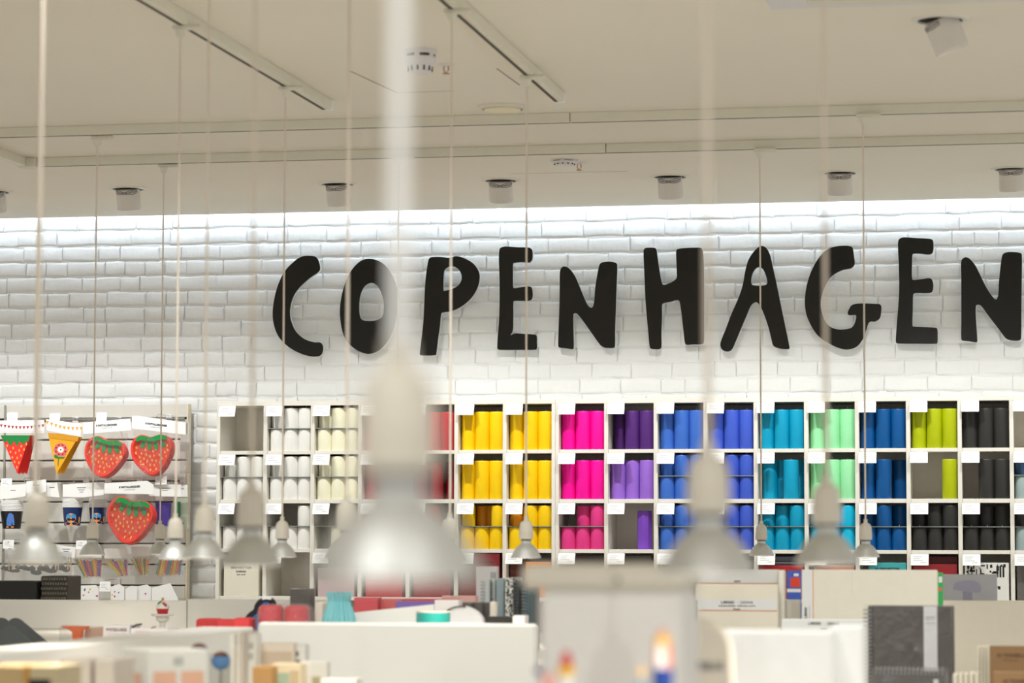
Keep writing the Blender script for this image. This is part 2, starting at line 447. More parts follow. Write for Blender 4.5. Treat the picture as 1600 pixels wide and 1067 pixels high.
names = ['beyond the left edge', 'at the left edge', 'left of the letter C', 'above the letters C and O', 'above the letter P', 'above the letter H', 'above the letter G', 'at the right edge', 'beyond the right edge']
for k, px in enumerate([-330, 0, 206, 530, 783, 1046, 1311, 1580, 1850]):
    x = onz(px, 302 - px * 0.0262, CEIL).x
    if k == 0: x = -5.25
    if k == 8: x = 0.56
    downlight(x, YDL, 'white recessed downlight ' + names[k] + ' near the wall', tilt=R([14, 16, 14, 17, 19, 15, 14, 12, 14][k]), az=R([0, 4, 0, -6, 7, 0, 2, -4, 0][k]))
p = onz(1469, 30, CEIL)
downlight(p.x, p.y, 'large tilted recessed spotlight at top right, nearer the camera', r=0.052, h=0.098, tilt=R(22), az=R(-75), aim=R(38), power=0.35)
# unseen spots added out of view, to light the foreground and the bulbs
for k, (x, y) in enumerate([(-3.2, 6.9), (-2.1, 6.9), (-1.0, 6.9), (0.1, 6.9), (-1.9, 4.4), (-0.9, 4.4), (0.1, 4.4), (-1.0, 0.2), (0.7, 0.2)]):
    downlight(x, y, 'added unseen shop spotlight, ' + ['leftmost of the four over the island', 'second from left of the four over the island', 'third from left of the four over the island', 'rightmost of the four over the island', 'left of the three over the near table', 'middle of the three over the near table', 'right of the three over the near table', 'left of the pair beside the camera', 'right of the pair beside the camera'][k], tilt=R(10), aim=R(34 if y > 1 else 48), power=1.0 if y > 1 else 1.25)

# smoke detectors, sprinklers, round vent, cassette
plasticw = mat('white plastic', (226, 222, 222), 0.4)
darkgap = mat('dark gap', (60, 56, 52), 0.8)
def detector(px, py, r, h, label):
    p = onz(px, py, CEIL); t = thing('smoke_detector', label, 'smoke detector', p)
    z = CEIL
    obj('base', MB().lathe([(r * 1.0, z), (r * 1.02, z - h * 0.12), (r * 0.98, z - h * 0.2)], 32, (p.x, p.y, 0)), plasticw, t, smooth=True)
    obj('vent_band', MB().lathe([(r * 0.9, z - h * 0.2), (r * 0.9, z - h * 0.33)], 32, (p.x, p.y, 0)), darkgap, t, smooth=True)
    b = obj('body', MB().lathe([(r * 0.98, z - h * 0.32), (r * 1.0, z - h * 0.4), (r * 0.97, z - h * 0.55), (r * 0.78, z - h * 0.68), (r * 0.7, z - h * 0.9), (r * 0.55, z - h)], 32, (p.x, p.y, 0)), plasticw, t, smooth=True)
    for k in range(12):
        a = 2 * math.pi * k / 12
        obj('vent_slot', MB().box((p.x + r * 0.735 * math.cos(a), p.y + r * 0.735 * math.sin(a), z - h * 0.8), (r * 0.1, r * 0.1, h * 0.2), a), darkgap, b)
        if k % 2: obj('band_rib', MB().box((p.x + r * 0.93 * math.cos(a), p.y + r * 0.93 * math.sin(a), z - h * 0.26), (r * 0.1, r * 0.3, h * 0.15), a), plasticw, t)
detector(657, 78, 0.05, 0.075, 'white smoke detector with dark vent slots beside the left-of-centre sprinkler')
detector(882, 250, 0.055, 0.022, 'flat white smoke detector on the ceiling strip above the letter E')
brass = mat('sprinkler metal', (176, 130, 104), 0.4, metal=0.5)
def sprinkler(px, py, label):
    p = onz(px, py, CEIL); t = thing('sprinkler_head', label, 'sprinkler', p)
    obj('escutcheon', MB().lathe([(0.028, CEIL), (0.026, CEIL - 0.005), (0.01, CEIL - 0.007)], 20, (p.x, p.y, 0)), plasticw, t, smooth=True)
    obj('frame', MB().tube([(p.x - 0.007, p.y, CEIL - 0.005), (p.x - 0.008, p.y, CEIL - 0.02), (p.x, p.y, CEIL - 0.03)], 0.002).tube([(p.x + 0.007, p.y, CEIL - 0.005), (p.x + 0.008, p.y, CEIL - 0.02), (p.x, p.y, CEIL - 0.03)], 0.002), brass, t)
    obj('deflector', MB().lathe([(0.012, CEIL - 0.03), (0.012, CEIL - 0.032)], 14, (p.x, p.y, 0)), brass, t)
sprinkler(697, 100, 'small sprinkler head beside the slotted smoke detector')
sprinkler(905, 254, 'small sprinkler head beside the flat smoke detector')
p = onz(785, 166, CEIL); t = thing('round_vent', 'round flush ceiling fitting with pale yellow disc above the first letter E', 'ceiling vent', p)
r = 0.088
obj('outer_ring', MB().lathe([(r, CEIL), (r, CEIL - 0.006), (r * 0.97, CEIL - 0.009), (r * 0.82, CEIL - 0.012), (r * 0.8, CEIL - 0.004)], 40, (p.x, p.y, 0), cap0=False, cap1=False), trackm, t, smooth=True)
obj('gap', MB().lathe([(r * 0.82, CEIL - 0.002), (0.001, CEIL - 0.002)], 40, (p.x, p.y, 0), cap0=False, cap1=False), darkgap, t)
obj('inner_disc', MB().lathe([(r * 0.72, CEIL - 0.004), (r * 0.74, CEIL - 0.014), (r * 0.6, CEIL - 0.019), (r * 0.05, CEIL - 0.02)], 40, (p.x, p.y, 0)), mat('pale yellow disc', (244, 236, 206), 0.5), t, smooth=True)
a, b = onz(1202, 6, CEIL), onz(1640, -6, CEIL)
t = thing('ceiling_cassette', 'edge of a white ceiling unit at the very top right', 'air conditioner', ((a.x + b.x) / 2, a.y - 0.4, CEIL))
obj('panel', MB().rbox(((a.x + b.x) / 2, a.y - 0.42, CEIL - 0.009), (b.x - a.x, 0.84, 0.018), 0.006), plasticw, t)
obj('flap', MB().rbox(((a.x + b.x) / 2, a.y - 0.1, CEIL - 0.02), ((b.x - a.x) * 0.7, 0.07, 0.006), 0.002), trackm, t)

# ---------------------------------------------------------------- sign letters
acry = mat('gloss black acrylic', (10, 10, 10), 0.12, var=0.0, spec=0.5)
edge = mat('frosted acrylic edge', (226, 230, 228), 0.25, var=0.0)
LET = [
 ('C', 400, [(262,190),(300,197),(317,232),(316,266),(270,300),(220,345),(188,390),(172,440),(170,490),(180,530),(200,570),(240,605),(290,622),(322,624),(335,645),(328,680),(310,692),(260,690),(200,668),(150,635),(110,590),(88,530),(83,470),(92,400),(112,330),(145,265),(200,210),(230,194)], None),
 ('O', 400, [(575,206),(620,220),(660,255),(690,310),(707,370),(708,440),(700,500),(682,570),(655,620),(610,665),(560,680),(510,665),(465,630),(435,580),(421,510),(420,440),(432,370),(455,300),(490,245),(530,212)], [(575,325),(605,340),(625,375),(637,420),(637,470),(628,497),(600,512),(565,516),(530,510),(518,490),(515,440),(520,390),(540,345)]),
 ('P', 400, [(868,200),(880,197),(920,196),(965,200),(1000,192),(1045,205),(1085,230),(1110,265),(1116,300),(1105,350),(1075,400),(1030,440),(980,465),(930,474),(924,480),(918,540),(908,610),(900,676),(896,686),(820,687),(817,680),(824,620),(835,520),(840,420),(845,320),(855,240),(862,208)], [(938,366),(935,358),(936,310),(940,265),(960,246),(985,243),(1010,258),(1025,285),(1024,315),(1005,342),(970,358)]),
 ('E', 750, [(98,156),(110,147),(130,144),(190,148),(245,150),(259,160),(263,190),(259,212),(248,223),(240,224),(200,222),(168,227),(164,232),(164,290),(165,346),(170,352),(200,348),(245,343),(258,350),(263,385),(259,406),(248,414),(200,415),(172,415),(166,420),(166,500),(163,566),(152,586),(176,577),(215,580),(276,584),(283,590),(284,620),(284,652),(278,659),(200,660),(100,660),(88,656),(86,640),(88,600),(95,500),(98,400),(97,300),(94,200)], None),
 ('N', 750, [(400,262),(415,244),(440,250),(470,285),(495,340),(520,400),(540,440),(558,450),(568,430),(575,350),(588,270),(598,232),(615,222),(650,219),(678,226),(685,236),(682,330),(678,450),(674,560),(673,640),(668,649),(640,651),(620,648),(600,635),(560,580),(510,510),(485,480),(475,476),(466,482),(466,560),(468,645),(464,656),(430,652),(396,648),(390,640),(392,560),(396,440),(398,340)], None),
 ('H', 750, [(816,165),(824,153),(840,150),(874,152),(881,162),(885,190),(892,240),(905,315),(915,335),(950,325),(976,308),(982,296),(982,280),(980,220),(979,168),(986,157),(1020,152),(1080,150),(1104,152),(1112,170),(1116,210),(1118,300),(1118,450),(1118,560),(1117,620),(1110,631),(1060,633),(1030,634),(1023,626),(1018,590),(1010,520),(1000,440),(990,412),(950,420),(914,428),(908,436),(908,500),(905,580),(905,645),(898,655),(880,657),(852,653),(846,640),(842,600),(833,500),(825,400),(820,280)], None),
 ('A', 750, [(1400,142),(1425,148),(1445,180),(1460,240),(1480,330),(1500,430),(1525,550),(1544,645),(1542,655),(1500,654),(1465,640),(1455,610),(1440,550),(1420,490),(1400,445),(1380,422),(1355,435),(1330,490),(1300,560),(1275,620),(1255,660),(1230,668),(1205,655),(1200,625),(1225,560),(1255,480),(1290,400),(1310,340),(1325,260),(1340,210),(1370,165)], [(1353,318),(1360,280),(1375,255),(1390,247),(1410,255),(1425,285),(1434,320),(1428,335),(1390,340),(1360,336)]),
 ('G', 1100, [(640,148),(700,140),(734,144),(742,152),(748,190),(752,230),(735,252),(690,262),(640,290),(610,330),(590,380),(582,430),(590,480),(610,525),(640,550),(680,558),(730,552),(748,535),(760,496),(756,486),(748,485),(724,486),(717,478),(722,460),(740,435),(790,428),(850,430),(876,432),(884,440),(885,460),(878,500),(855,518),(830,519),(820,528),(810,560),(790,610),(760,645),(715,658),(670,650),(620,625),(570,590),(535,540),(510,480),(503,420),(510,350),(530,280),(560,220),(600,170)], None),
 ('E', 1100, [(970,114),(980,103),(1000,98),(1060,102),(1130,106),(1142,114),(1145,135),(1145,160),(1138,178),(1120,184),(1080,180),(1046,180),(1040,186),(1038,240),(1038,304),(1044,311),(1080,308),(1130,303),(1142,320),(1144,350),(1136,372),(1110,377),(1070,376),(1050,378),(1044,384),(1042,460),(1040,536),(1044,543),(1070,545),(1154,549),(1164,554),(1166,590),(1165,622),(1160,629),(1060,629),(970,628),(959,624),(957,612),(960,560),(968,460),(974,360),(972,240),(968,150)], None),
 ('N', 1100, [(1284,216),(1302,198),(1325,205),(1355,240),(1380,290),(1410,350),(1440,395),(1458,408),(1468,385),(1472,320),(1480,240),(1490,185),(1510,173),(1550,172),(1578,176),(1586,184),(1586,300),(1584,450),(1582,600),(1575,612),(1530,612),(1505,600),(1470,555),(1420,490),(1385,442),(1370,434),(1357,440),(1358,520),(1364,612),(1360,622),(1320,616),(1290,613),(1284,606),(1284,520),(1284,400),(1284,300)], None)]
def curve_mesh(loops, extr):
    cu = bpy.data.curves.new('lt', 'CURVE'); cu.dimensions = '2D'; cu.fill_mode = 'BOTH'; cu.extrude = extr
    for lp in loops:
        sp = cu.splines.new('POLY'); sp.points.add(len(lp) - 1)
        for q, p in zip(sp.points, lp): q.co = (p[0], p[1], 0, 1)
        sp.use_cyclic_u = True
    o = bpy.data.objects.new('lt', cu); COL.objects.link(o)
    me = bpy.data.meshes.new_from_object(o.evaluated_get(bpy.context.evaluated_depsgraph_get()))
    bpy.data.objects.remove(o); bpy.data.curves.remove(cu)
    mb = MB(); mb.v = [v.co.copy() for v in me.vertices]; mb.f = [tuple(p.vertices) for p in me.polygons]
    bpy.data.meshes.remove(me); return mb
YL = YW - 0.062
lname = ['first letter of the word', 'between the letters C and P', 'between the letters O and E', 'the first E, after the P', 'the first N, after the first E', 'between the letters N and A', 'between the letters H and G', 'between the letters A and E', 'the second E, tallest letter', 'the last letter at the right edge']
for k, (ch, ox, outer, hole) in enumerate(LET):
    loops = []
    for lp in (outer, hole):
        if not lp: continue
        pts = smooth_loop(lp, 4)
        W = [at(ox + x / 3.194, 340 + y / 3.194, YL) for x, y in pts]
        loops.append([(w.x, w.z) for w in W])
    cx = sum(p[0] for p in loops[0]) / len(loops[0]); cz = min(p[1] for p in loops[0])
    t = thing('sign_letter', 'black glossy hand-drawn sign letter %s, %s' % (ch, lname[k]), 'sign letter', (cx, YL, cz), 'letters of the wall sign')
    for nm, y0, y1, m in (('face', YL, YL + 0.005, acry), ('acrylic_body', YL + 0.005, YL + 0.022, edge)):
        mb = curve_mesh(loops, (y1 - y0) / 2)
        mb.v = [Vector((v.x, (y0 + y1) / 2 - v.z, v.y)) for v in mb.v]
        obj(nm, mb, m, t)
    for q in (0.25, 0.7):
        i = int(len(loops[0]) * q); px, pz = loops[0][i]; px += (cx - px) * 0.12
        zc = sum(p[1] for p in loops[0]) / len(loops[0]); pz += (zc - pz) * 0.12
        obj('standoff', MB().lathe([(0.006, 0), (0.006, 0.045)], 10, (px, YW - 0.002, pz), Matrix.Rotation(R(90), 3, 'X')), ringm, t)
# ---------------------------------------------------------------- cube shelving along the wall
PX = 0.2237                                   # column pitch
COLX = [-3.7695 + PX * i + (0.0155 if i >= 7 else 0.0) for i in range(18)]
CW = 0.2055                                   # clear cell width
ROWT = [2.1664, 1.9434, 1.7194, 1.4962]       # cell tops
ROWB = [1.9598, 1.7378, 1.5128, 1.2952]       # cell bottoms
DEP = 0.275
shelfm = mat('white shelving board', (236, 232, 222), 0.45)
backm = mat('white shelving back', (238, 231, 220), 0.6)
edgem = mat('raw cream board edge', (232, 214, 178), 0.5)
def shelving(cols, label):
    x0 = COLX[cols[0]]; x1 = COLX[cols[-1]] + CW
    t = thing('cube_shelving', label, 'shelving unit', ((x0 + x1) / 2, YS + DEP / 2, 0))
    zt = ROWT[0] + 0.021
    rows = [(ROWT[i], ROWB[i]) for i in range(4)]
    zz = ROWB[3]
    while zz > 0.35:
        rows.append((zz - 0.0165, zz - 0.2235)); zz -= 0.2235
    zb = rows[-1][1]
    obj('top_board', MB().rbox(((x0 + x1) / 2, YS + DEP / 2, (ROWT[0] + zt) / 2), (x1 - x0 + 0.033, DEP, zt - ROWT[0]), 0.001), shelfm, t)
    obj('plinth', MB().rbox(((x0 + x1) / 2, YS + DEP / 2 + 0.02, (zb - 0.017) / 2), (x1 - x0 + 0.033, DEP - 0.04, zb - 0.017), 0.001), shelfm, t)
    obj('back_panel', MB().box2((x0 - 0.002, YS + DEP - 0.008, zb), (x1 + 0.002, YS + DEP, ROWT[0])), backm, t)
    xs = []
    for a, b in zip(cols, cols[1:]): xs.append((COLX[a] + CW, COLX[b]))
    vs = [(x0 - 0.0165, x0)] + xs + [(x1, x1 + 0.0165)]
    for a, b in vs:
        obj('divider', MB().rbox(((a + b) / 2, YS + DEP / 2, (zb + ROWT[0]) / 2 - 0.008), (b - a, DEP - 0.001, ROWT[0] - zb + 0.016), 0.001), shelfm, t)
    me = None
    for r in range(len(rows)):
        top_next = rows[r + 1][0] if r + 1 < len(rows) else rows[r][1] - 0.0165
        th = rows[r][1] - top_next
        me = MB().rbox((0, 0, 0), (CW, DEP - 0.012, th), 0.001).mesh('shelf_board'); me.materials.append(shelfm)
        for c in cols:
            inst('shelf_board', me, t, (COLX[c] + CW / 2 - t.location.x, 0.0, rows[r][1] - th / 2))
    return t
unitL = shelving(range(0, 7), 'white cube shelving unit with white, ivory, red and yellow candles')
unitR = shelving(range(7, 18), 'white cube shelving unit with magenta to black candles')

WAX = {
 'white': (244, 243, 238), 'ivory': (248, 245, 218), 'red': (190, 20, 45), 'deep red': (150, 12, 32), 'yellow': (255, 208, 0), 'amber': (222, 140, 0),
 'magenta': (255, 0, 160), 'pink': (232, 62, 140), 'dark purple': (84, 40, 120), 'lilac': (156, 108, 214), 'purple': (128, 74, 196),
 'blue': (62, 112, 205), 'violet blue': (66, 96, 208), 'turquoise': (0, 160, 200), 'mint green': (158, 236, 178), 'cyan': (0, 186, 226),
 'navy': (0, 84, 150), 'lime': (176, 188, 0), 'black': (50, 49, 47), 'grey': (160, 178, 178), 'slate blue': (70, 100, 140)}
wickm = mat('pale wick', (226, 222, 210), 0.8)
_cm = {}
def candle_mesh(r, h, var):
    k = (r, h, var)
    if k not in _cm:
        n = 28; prof = [(r * 0.985, 0), (r, 0.002), (r, h - 0.006), (r * 0.975, h - 0.002), (r * 0.93, h), (r * 0.3, h - 0.0006), (0.001, h - 0.001)]
        mb = MB().lathe(prof, n, cap1=False)
        if var == 'hex': mb = MB().lathe([(r * 1.04, 0), (r * 1.04, h - 0.002), (r * 0.98, h), (0.001, h)], 8, cap1=False)
        _cm[k] = mb.mesh('pillar_candle', smooth=True)
    return _cm[k]
_cmm = {}
wick_me = MB().tube([(0, 0, -0.004), (0.001, 0, 0.004), (0.003, 0.0005, 0.010)], 0.0011, 6).mesh('wick'); wick_me.materials.append(wickm)
ORD = {1: ['single'], 2: ['left', 'right'], 3: ['left', 'middle', 'right'], 4: ['leftmost', 'second', 'third', 'rightmost']}
ROWN = ['top', 'second', 'third', 'fourth']
COLN = ['leftmost column', 'second white column', 'ivory column', 'hidden red column', 'red column', 'left yellow column', 'right yellow column', 'magenta column', 'purple column',
        'cornflower blue column', 'violet blue column', 'turquoise column', 'mint green column', 'navy column', 'lime column', 'black column', 'rightmost column', 'column past the edge']
rc = random.Random(5)
def candle(col, row, frac, z, h, color, pos, r=0.0345, dy=0.0, var=''):
    x = COLX[col] + CW * frac; y = YS + r + 0.012 + dy
    key = (round(r, 4), round(h, 3), var, color)
    if key not in _cmm:
        me = candle_mesh(round(r, 4), round(h, 3), var).copy(); me.materials.append(mat(color + ' wax', WAX[color], 0.42, var=0.05, scale=14, spec=0.35)); _cmm[key] = me
    o = bpy.data.objects.new('pillar_candle', _cmm[key]); COL.objects.link(o); o.location = (x, y, z); o.rotation_euler = (0, 0, rc.uniform(0, 6))
    size = 'tall' if h > 0.13 else 'short'
    tag(o, '%s %s pillar candle, %s in the %s cube of the %s' % (size, color, pos, ROWN[row], COLN[col]), 'candle', 'pillar candles in the %s' % COLN[col])
    w = bpy.data.objects.new('wick', wick_me); COL.objects.link(w); w.parent = o; w.location = (0, 0, h)
    return o
FR = {3: [0.178, 0.508, 0.833], 2: [0.25, 0.75]}
TALL, SHORT = 0.173, 0.0985
glassm = mat('thin glass insert', (150, 158, 156), 0.15, var=0.0)
def insert(col, row):
    t = unitL if col < 7 else unitR
    obj('glass_insert', MB().box2((COLX[col] + 0.002, YS + 0.006, ROWB[row] + 0.1005), (COLX[col] + CW - 0.002, YS + 0.2, ROWB[row] + 0.1035)), glassm, t)
def tall3(col, row, color, h=TALL, dys=(0.02, 0, 0), skip=()):
    for k in range(3):
        if k in skip: continue
        candle(col, row, FR[3][k], ROWB[row] + 0.0005, h, color, ORD[3][k] + ' one', dy=dys[k])
def short6(col, row, cu, cl, up=(0, 1, 2), low=(0, 1, 2), dyu=(0.025, 0.0, 0.0)):
    insert(col, row)
    cu = [cu] * 3 if isinstance(cu, str) else cu; cl = [cl] * 3 if isinstance(cl, str) else cl
    for k in low: candle(col, row, FR[3][k], ROWB[row] + 0.0005, SHORT, cl[k], 'lower ' + ORD[3][k])
    for k in up: candle(col, row, FR[3][k], ROWB[row] + 0.104, SHORT - 0.006, cu[k], 'upper ' + ORD[3][k], dy=dyu[k])
# white and ivory
FRW = FR[3]; FR[3] = [0.185, 0.508, 0.83]
short6(0, 1, 'white', 'white'); short6(1, 0, 'white', 'white'); short6(1, 1, 'white', 'white')
short6(2, 0, 'ivory', 'ivory'); short6(2, 1, 'ivory', 'ivory')
short6(0, 2, 'white', 'white', up=()); short6(1, 2, 'white', 'white', up=(2,))
short6(2, 2, 'ivory', 'ivory', up=(), low=(1, 2))
tall3(3, 0, 'red'); tall3(3, 1, 'red'); short6(3, 2, 'red', 'red')
tall3(4, 0, 'red'); tall3(4, 1, 'deep red', dys=(0, 0.03, 0.09)); short6(4, 2, 'deep red', 'red', up=(1,))
for c in (5, 6): tall3(c, 0, 'yellow'); tall3(c, 1, 'yellow')
insert(5, 2)
for k in range(3): candle(5, 2, FR[3][k], ROWB[2] + 0.0005, SHORT, 'yellow', 'lower ' + ORD[3][k])
for k, (fr, cc, dd) in enumerate(((0.18, 'yellow', 0.02), (0.44, 'amber', 0.075), (0.62, 'amber', 0.085), (0.86, 'yellow', 0.0))): candle(5, 2, fr, ROWB[2] + 0.104, SHORT - 0.006, cc, 'upper ' + ORD[4][k], r=0.031, dy=dd)
short6(6, 2, ['amber', 'yellow', 'yellow'], 'yellow')
tall3(7, 0, 'magenta'); tall3(7, 1, 'magenta'); short6(7, 2, 'pink', 'pink', up=(1, 2), dyu=(0.02, 0.03, 0.005))
tall3(8, 0, 'dark purple', dys=(0.10, 0.008, 0.0)); tall3(8, 1, 'lilac', dys=(0.02, 0.02, 0.004))
candle(8, 2, 0.75, ROWB[2] + 0.0005, TALL, 'purple', 'single eight-sided one', r=0.0325, dy=0.03, var='hex')
tall3(9, 0, 'blue'); short6(9, 1, 'blue', 'blue'); short6(9, 2, 'blue', 'blue')
tall3(10, 0, 'violet blue'); short6(10, 1, 'violet blue', 'violet blue'); short6(10, 2, 'violet blue', 'violet blue')
tall3(11, 0, 'turquoise'); candle(11, 1, 0.22, ROWB[1] + 0.0005, TALL, 'turquoise', 'left one', dy=0.05); candle(11, 1, 0.47, ROWB[1] + 0.0005, TALL, 'turquoise', 'rear middle one', dy=0.085); candle(11, 1, 0.70, ROWB[1] + 0.0005, TALL, 'turquoise', 'front right one'); candle(11, 1, 0.82, ROWB[1] + 0.0005, TALL, 'turquoise', 'rear right one', dy=0.078)
short6(11, 2, 'turquoise', 'turquoise', dyu=(0.04, 0.03, 0.0))
tall3(12, 0, 'mint green'); tall3(12, 1, 'mint green'); short6(12, 2, 'cyan', 'cyan')
tall3(13, 0, 'navy'); tall3(13, 1, 'navy', dys=(0.03, 0.0, 0.09)); short6(13, 2, 'navy', 'navy', dyu=(0.06, 0, 0.08))
tall3(14, 0, 'lime'); candle(14, 1, 0.83, ROWB[1] + 0.0005, TALL, 'lime', 'single one'); short6(14, 2, 'black', 'black', dyu=(0.07, 0.02, 0))
tall3(15, 0, 'black'); tall3(15, 1, 'black', skip=(0,)); short6(15, 2, 'black', 'black', dyu=(0.08, 0.08, 0.06))
short6(16, 1, 'slate blue', 'grey'); short6(16, 2, 'black', 'grey')
for c, cc in ((17, 'grey'),): tall3(c, 0, cc); short6(c, 1, cc, cc)

# price cards clipped to the front of every cube
def price_card(x, y, z, label, group, w=0.0775, h=0.053, tilt=R(24), parent_lines=True):
    t = thing('price_card', label, 'price card', (x, y, z), group)
    uz = Vector((0, -math.sin(tilt), -math.cos(tilt)))           # downwards
    n = Vector((0, -math.cos(tilt), math.sin(tilt)))
    a = Vector((x, y, z)); mb = MB()
    P = [a, a + X1 * w, a + X1 * w + uz * h, a + uz * h]
    mb.add(P + [p - n * 0.0012 for p in P], [(0, 1, 2, 3), (7, 6, 5, 4), (0, 4, 5, 1), (1, 5, 6, 2), (2, 6, 7, 3), (3, 7, 4, 0)])
    obj('card', mb, CARD, t)
    pl = MB()
    for k, (l0, l1) in enumerate(((0.15, 0.62), (0.15, 0.5), (0.15, 0.68), (0.55, 0.85))):
        c = a + X1 * (w * (l0 + l1) / 2) + uz * (h * (0.24 + 0.17 * k)) + n * 0.0006
        rect(pl, c, X1, uz, w * (l1 - l0), h * 0.05)
    o = obj('printed_lines', pl, mat('pale grey print', (196, 198, 204), 0.7), t)
    o['kind'] = 'stuff'
    obj('clip', MB().box((x + w / 2, y + 0.004, z + 0.001), (w * 0.9, 0.006, 0.004)), plasticw, t)
for c in range(17):
    for r in range(4):
        if c == 0 and r == 3: continue
        price_card(COLX[c] - 0.001, YS - 0.008, ROWT[r] - 0.001, 'white price card at the corner of the %s cube of the %s' % (ROWN[r], COLN[c]), 'price cards on the cube shelving')

# goods in the fourth row of cubes
def pack(name, label, cat, c, d, m, rz=0.0, rx=0.0, bevel=0.0015, group=None):
    """upright packet: c = centre of its base; d = width, depth, height; local frame rotated"""
    t = thing(name, label, cat, c, group, rz=rz)
    _base[t.name] = Vector((0, 0, 0))
    o = obj('body', MB().rbox((0, 0, d[2] / 2), d, min(bevel, min(d) * 0.3), 0, 0), m, t, local=True)
    return t
def ploc(t, name, mb, m, parent=None, smooth=False):
    return obj(name, mb, m, parent or t, smooth, local=True)
def ptext(t, name, txt, x, z, size, width, m, yf, bold=0.0, up=None, ux=None):
    mb = text_mesh(txt, size, width, bold); ux = Vector(ux or (1, 0, 0)); up = Vector(up or (0, 0, 1))
    mb.v = [Vector((x, yf, z)) + ux * v.x + up * v.y for v in mb.v]
    return obj(name, mb, m, t, local=True)
ZB = ROWB[3] + 0.0005
def cell_pack(col, fr, w, h, dep, color, label, name='napkin_pack', cat='napkins', dy=0.01, text=None, rough=0.45, tc=BLACKINK):
    m = mat(name + ' ' + '%d_%d_%d' % color, color, rough, var=0.06, scale=10)
    t = pack(name, label, cat, (COLX[col] + CW * fr, YS + dy + dep / 2, ZB), (w, dep, h), m)
    if text:
        for k, (tx, sz, wd, dz) in enumerate(text): ptext(t, 'lettering', tx, 0, h - dz, sz, wd, tc, -dep / 2 - 0.0008, 0.0004)
    return t
cell_pack(5, 0.62, 0.125, 0.198, 0.05, (132, 32, 38), 'dark red napkin pack in the fourth cube of the left yellow column', text=[('SERVIETTER', 0.012, 0.07, 0.04)])
cell_pack(5, 0.2, 0.07, 0.17, 0.1, (120, 26, 30), 'deep red packet beside the dark red napkin pack')
cell_pack(6, 0.70, 0.115, 0.16, 0.05, (240, 140, 20), 'orange napkin pack in the fourth cube of the right yellow column', text=[('20 SERVIETTER', 0.013, 0.085, 0.028), ('3-lags · 3-ply', 0.008, 0.05, 0.05)])
cell_pack(6, 0.2, 0.07, 0.19, 0.12, (92, 40, 28), 'brown packet at the back of the right yellow column', dy=0.05)
cell_pack(8, 0.5, 0.16, 0.19, 0.05, (96, 94, 88), 'dark grey packet in the fourth cube of the purple column', dy=0.08)
cell_pack(7, 0.55, 0.16, 0.19, 0.05, (84, 70, 70), 'dusky grey packet in the fourth cube of the magenta column', dy=0.08)
for k in range(3):
    t = pack('folded_napkins', ['folded red napkins, lower', 'folded grey napkins, middle', 'folded dark napkins, topmost'][k] + ' of the stack under turquoise candles', 'napkins', (COLX[11] + CW * 0.5, YS + 0.1, ZB + [0.12, 0.15, 0.165][k]), (0.19, 0.17, [0.029, 0.0145, 0.0245][k]), mat('napkin %d' % k, [(168, 36, 42), (84, 84, 92), (58, 60, 70)][k], 0.7), bevel=0.004)
cell_pack(11, 0.5, 0.19, 0.119, 0.17, (150, 30, 36), 'thick red napkin block under the folded napkin stack')
cell_pack(12, 0.55, 0.17, 0.15, 0.06, (186, 120, 100), 'dusty pink packet in the fourth cube of the mint column')
cell_pack(13, 0.58, 0.165, 0.162, 0.05, (62, 170, 174), 'teal napkin pack in the fourth cube of the navy column', text=[('20 SERVIETTER', 0.014, 0.11, 0.028)])
cell_pack(14, 0.5, 0.19, 0.155, 0.05, (150, 30, 40), 'crimson napkin pack in the fourth cube of the lime column', text=[('20 SERVIETTER', 0.013, 0.1, 0.05)], dy=0.02)
cell_pack(14, 0.5, 0.19, 0.19, 0.04, (118, 34, 30), 'maroon packet with green top behind the crimson napkins', dy=0.09)
t = cell_pack(15, 0.50, 0.19, 0.163, 0.03, (232, 232, 226), 'white gift bag with bold black doodle pattern in the black column', name='gift_bag', cat='gift bag')
pr = random.Random(9); mb = MB()
for k in range(46):
    w, h = pr.choice([(0.004, 0.03), (0.018, 0.006), (0.01, 0.014), (0.006, 0.02), (0.024, 0.009)]); x = pr.uniform(-0.085, 0.085); z = pr.uniform(0.03, 0.152)
    if pr.random() < 0.35: mb.lathe([(h * 0.5, 0), (0.0005, 0)], 12, (x, -0.0158, z), Matrix.Rotation(R(90), 3, 'X'), cap0=False, cap1=False)
    else: rect(mb, (x, -0.0158, z), X1, Z1, w, h)
for x in (0.045, 0.058, 0.071): rect(mb, (x, -0.0160, 0.125), X1, Z1, 0.008, 0.05)
o = ploc(t, 'doodle_print', mb, BLACKINK); o['kind'] = 'stuff'
t = cell_pack(16, 0.5, 0.19, 0.17, 0.03, (104, 102, 98), 'dark grey gift bag in the rightmost column', name='gift_bag', cat='gift bag')
ploc(t, 'white_print', rect(rect(MB(), (-0.03, -0.0158, 0.08), X1, Z1, 0.03, 0.012), (-0.03, -0.0158, 0.05), X1, Z1, 0.03, 0.03), CARD)
t = cell_pack(0, 0.5, 0.165, 0.16, 0.07, (238, 232, 214), 'cream paper packet with small print in the fourth cube of the leftmost column', name='paper_packet', cat='packet', text=[('SERVIETTER', 0.014, 0.1, 0.03), ('DAMASK', 0.012, 0.05, 0.048), ('20 stk · 40 x 40', 0.007, 0.04, 0.062)], tc=INK)
cell_pack(2, 0.5, 0.17, 0.13, 0.05, (214, 188, 190), 'pale pink packet in the fourth cube of the ivory column')
for c, colr, nm in ((3, (196, 60, 70), 'red'), (4, (150, 44, 52), 'maroon'), (9, (60, 70, 96), 'slate'), (10, (90, 90, 96), 'grey')):
    cell_pack(c, 0.5, 0.17, 0.17, 0.05, colr, '%s packet in the fourth cube of the %s' % (nm, COLN[c]))
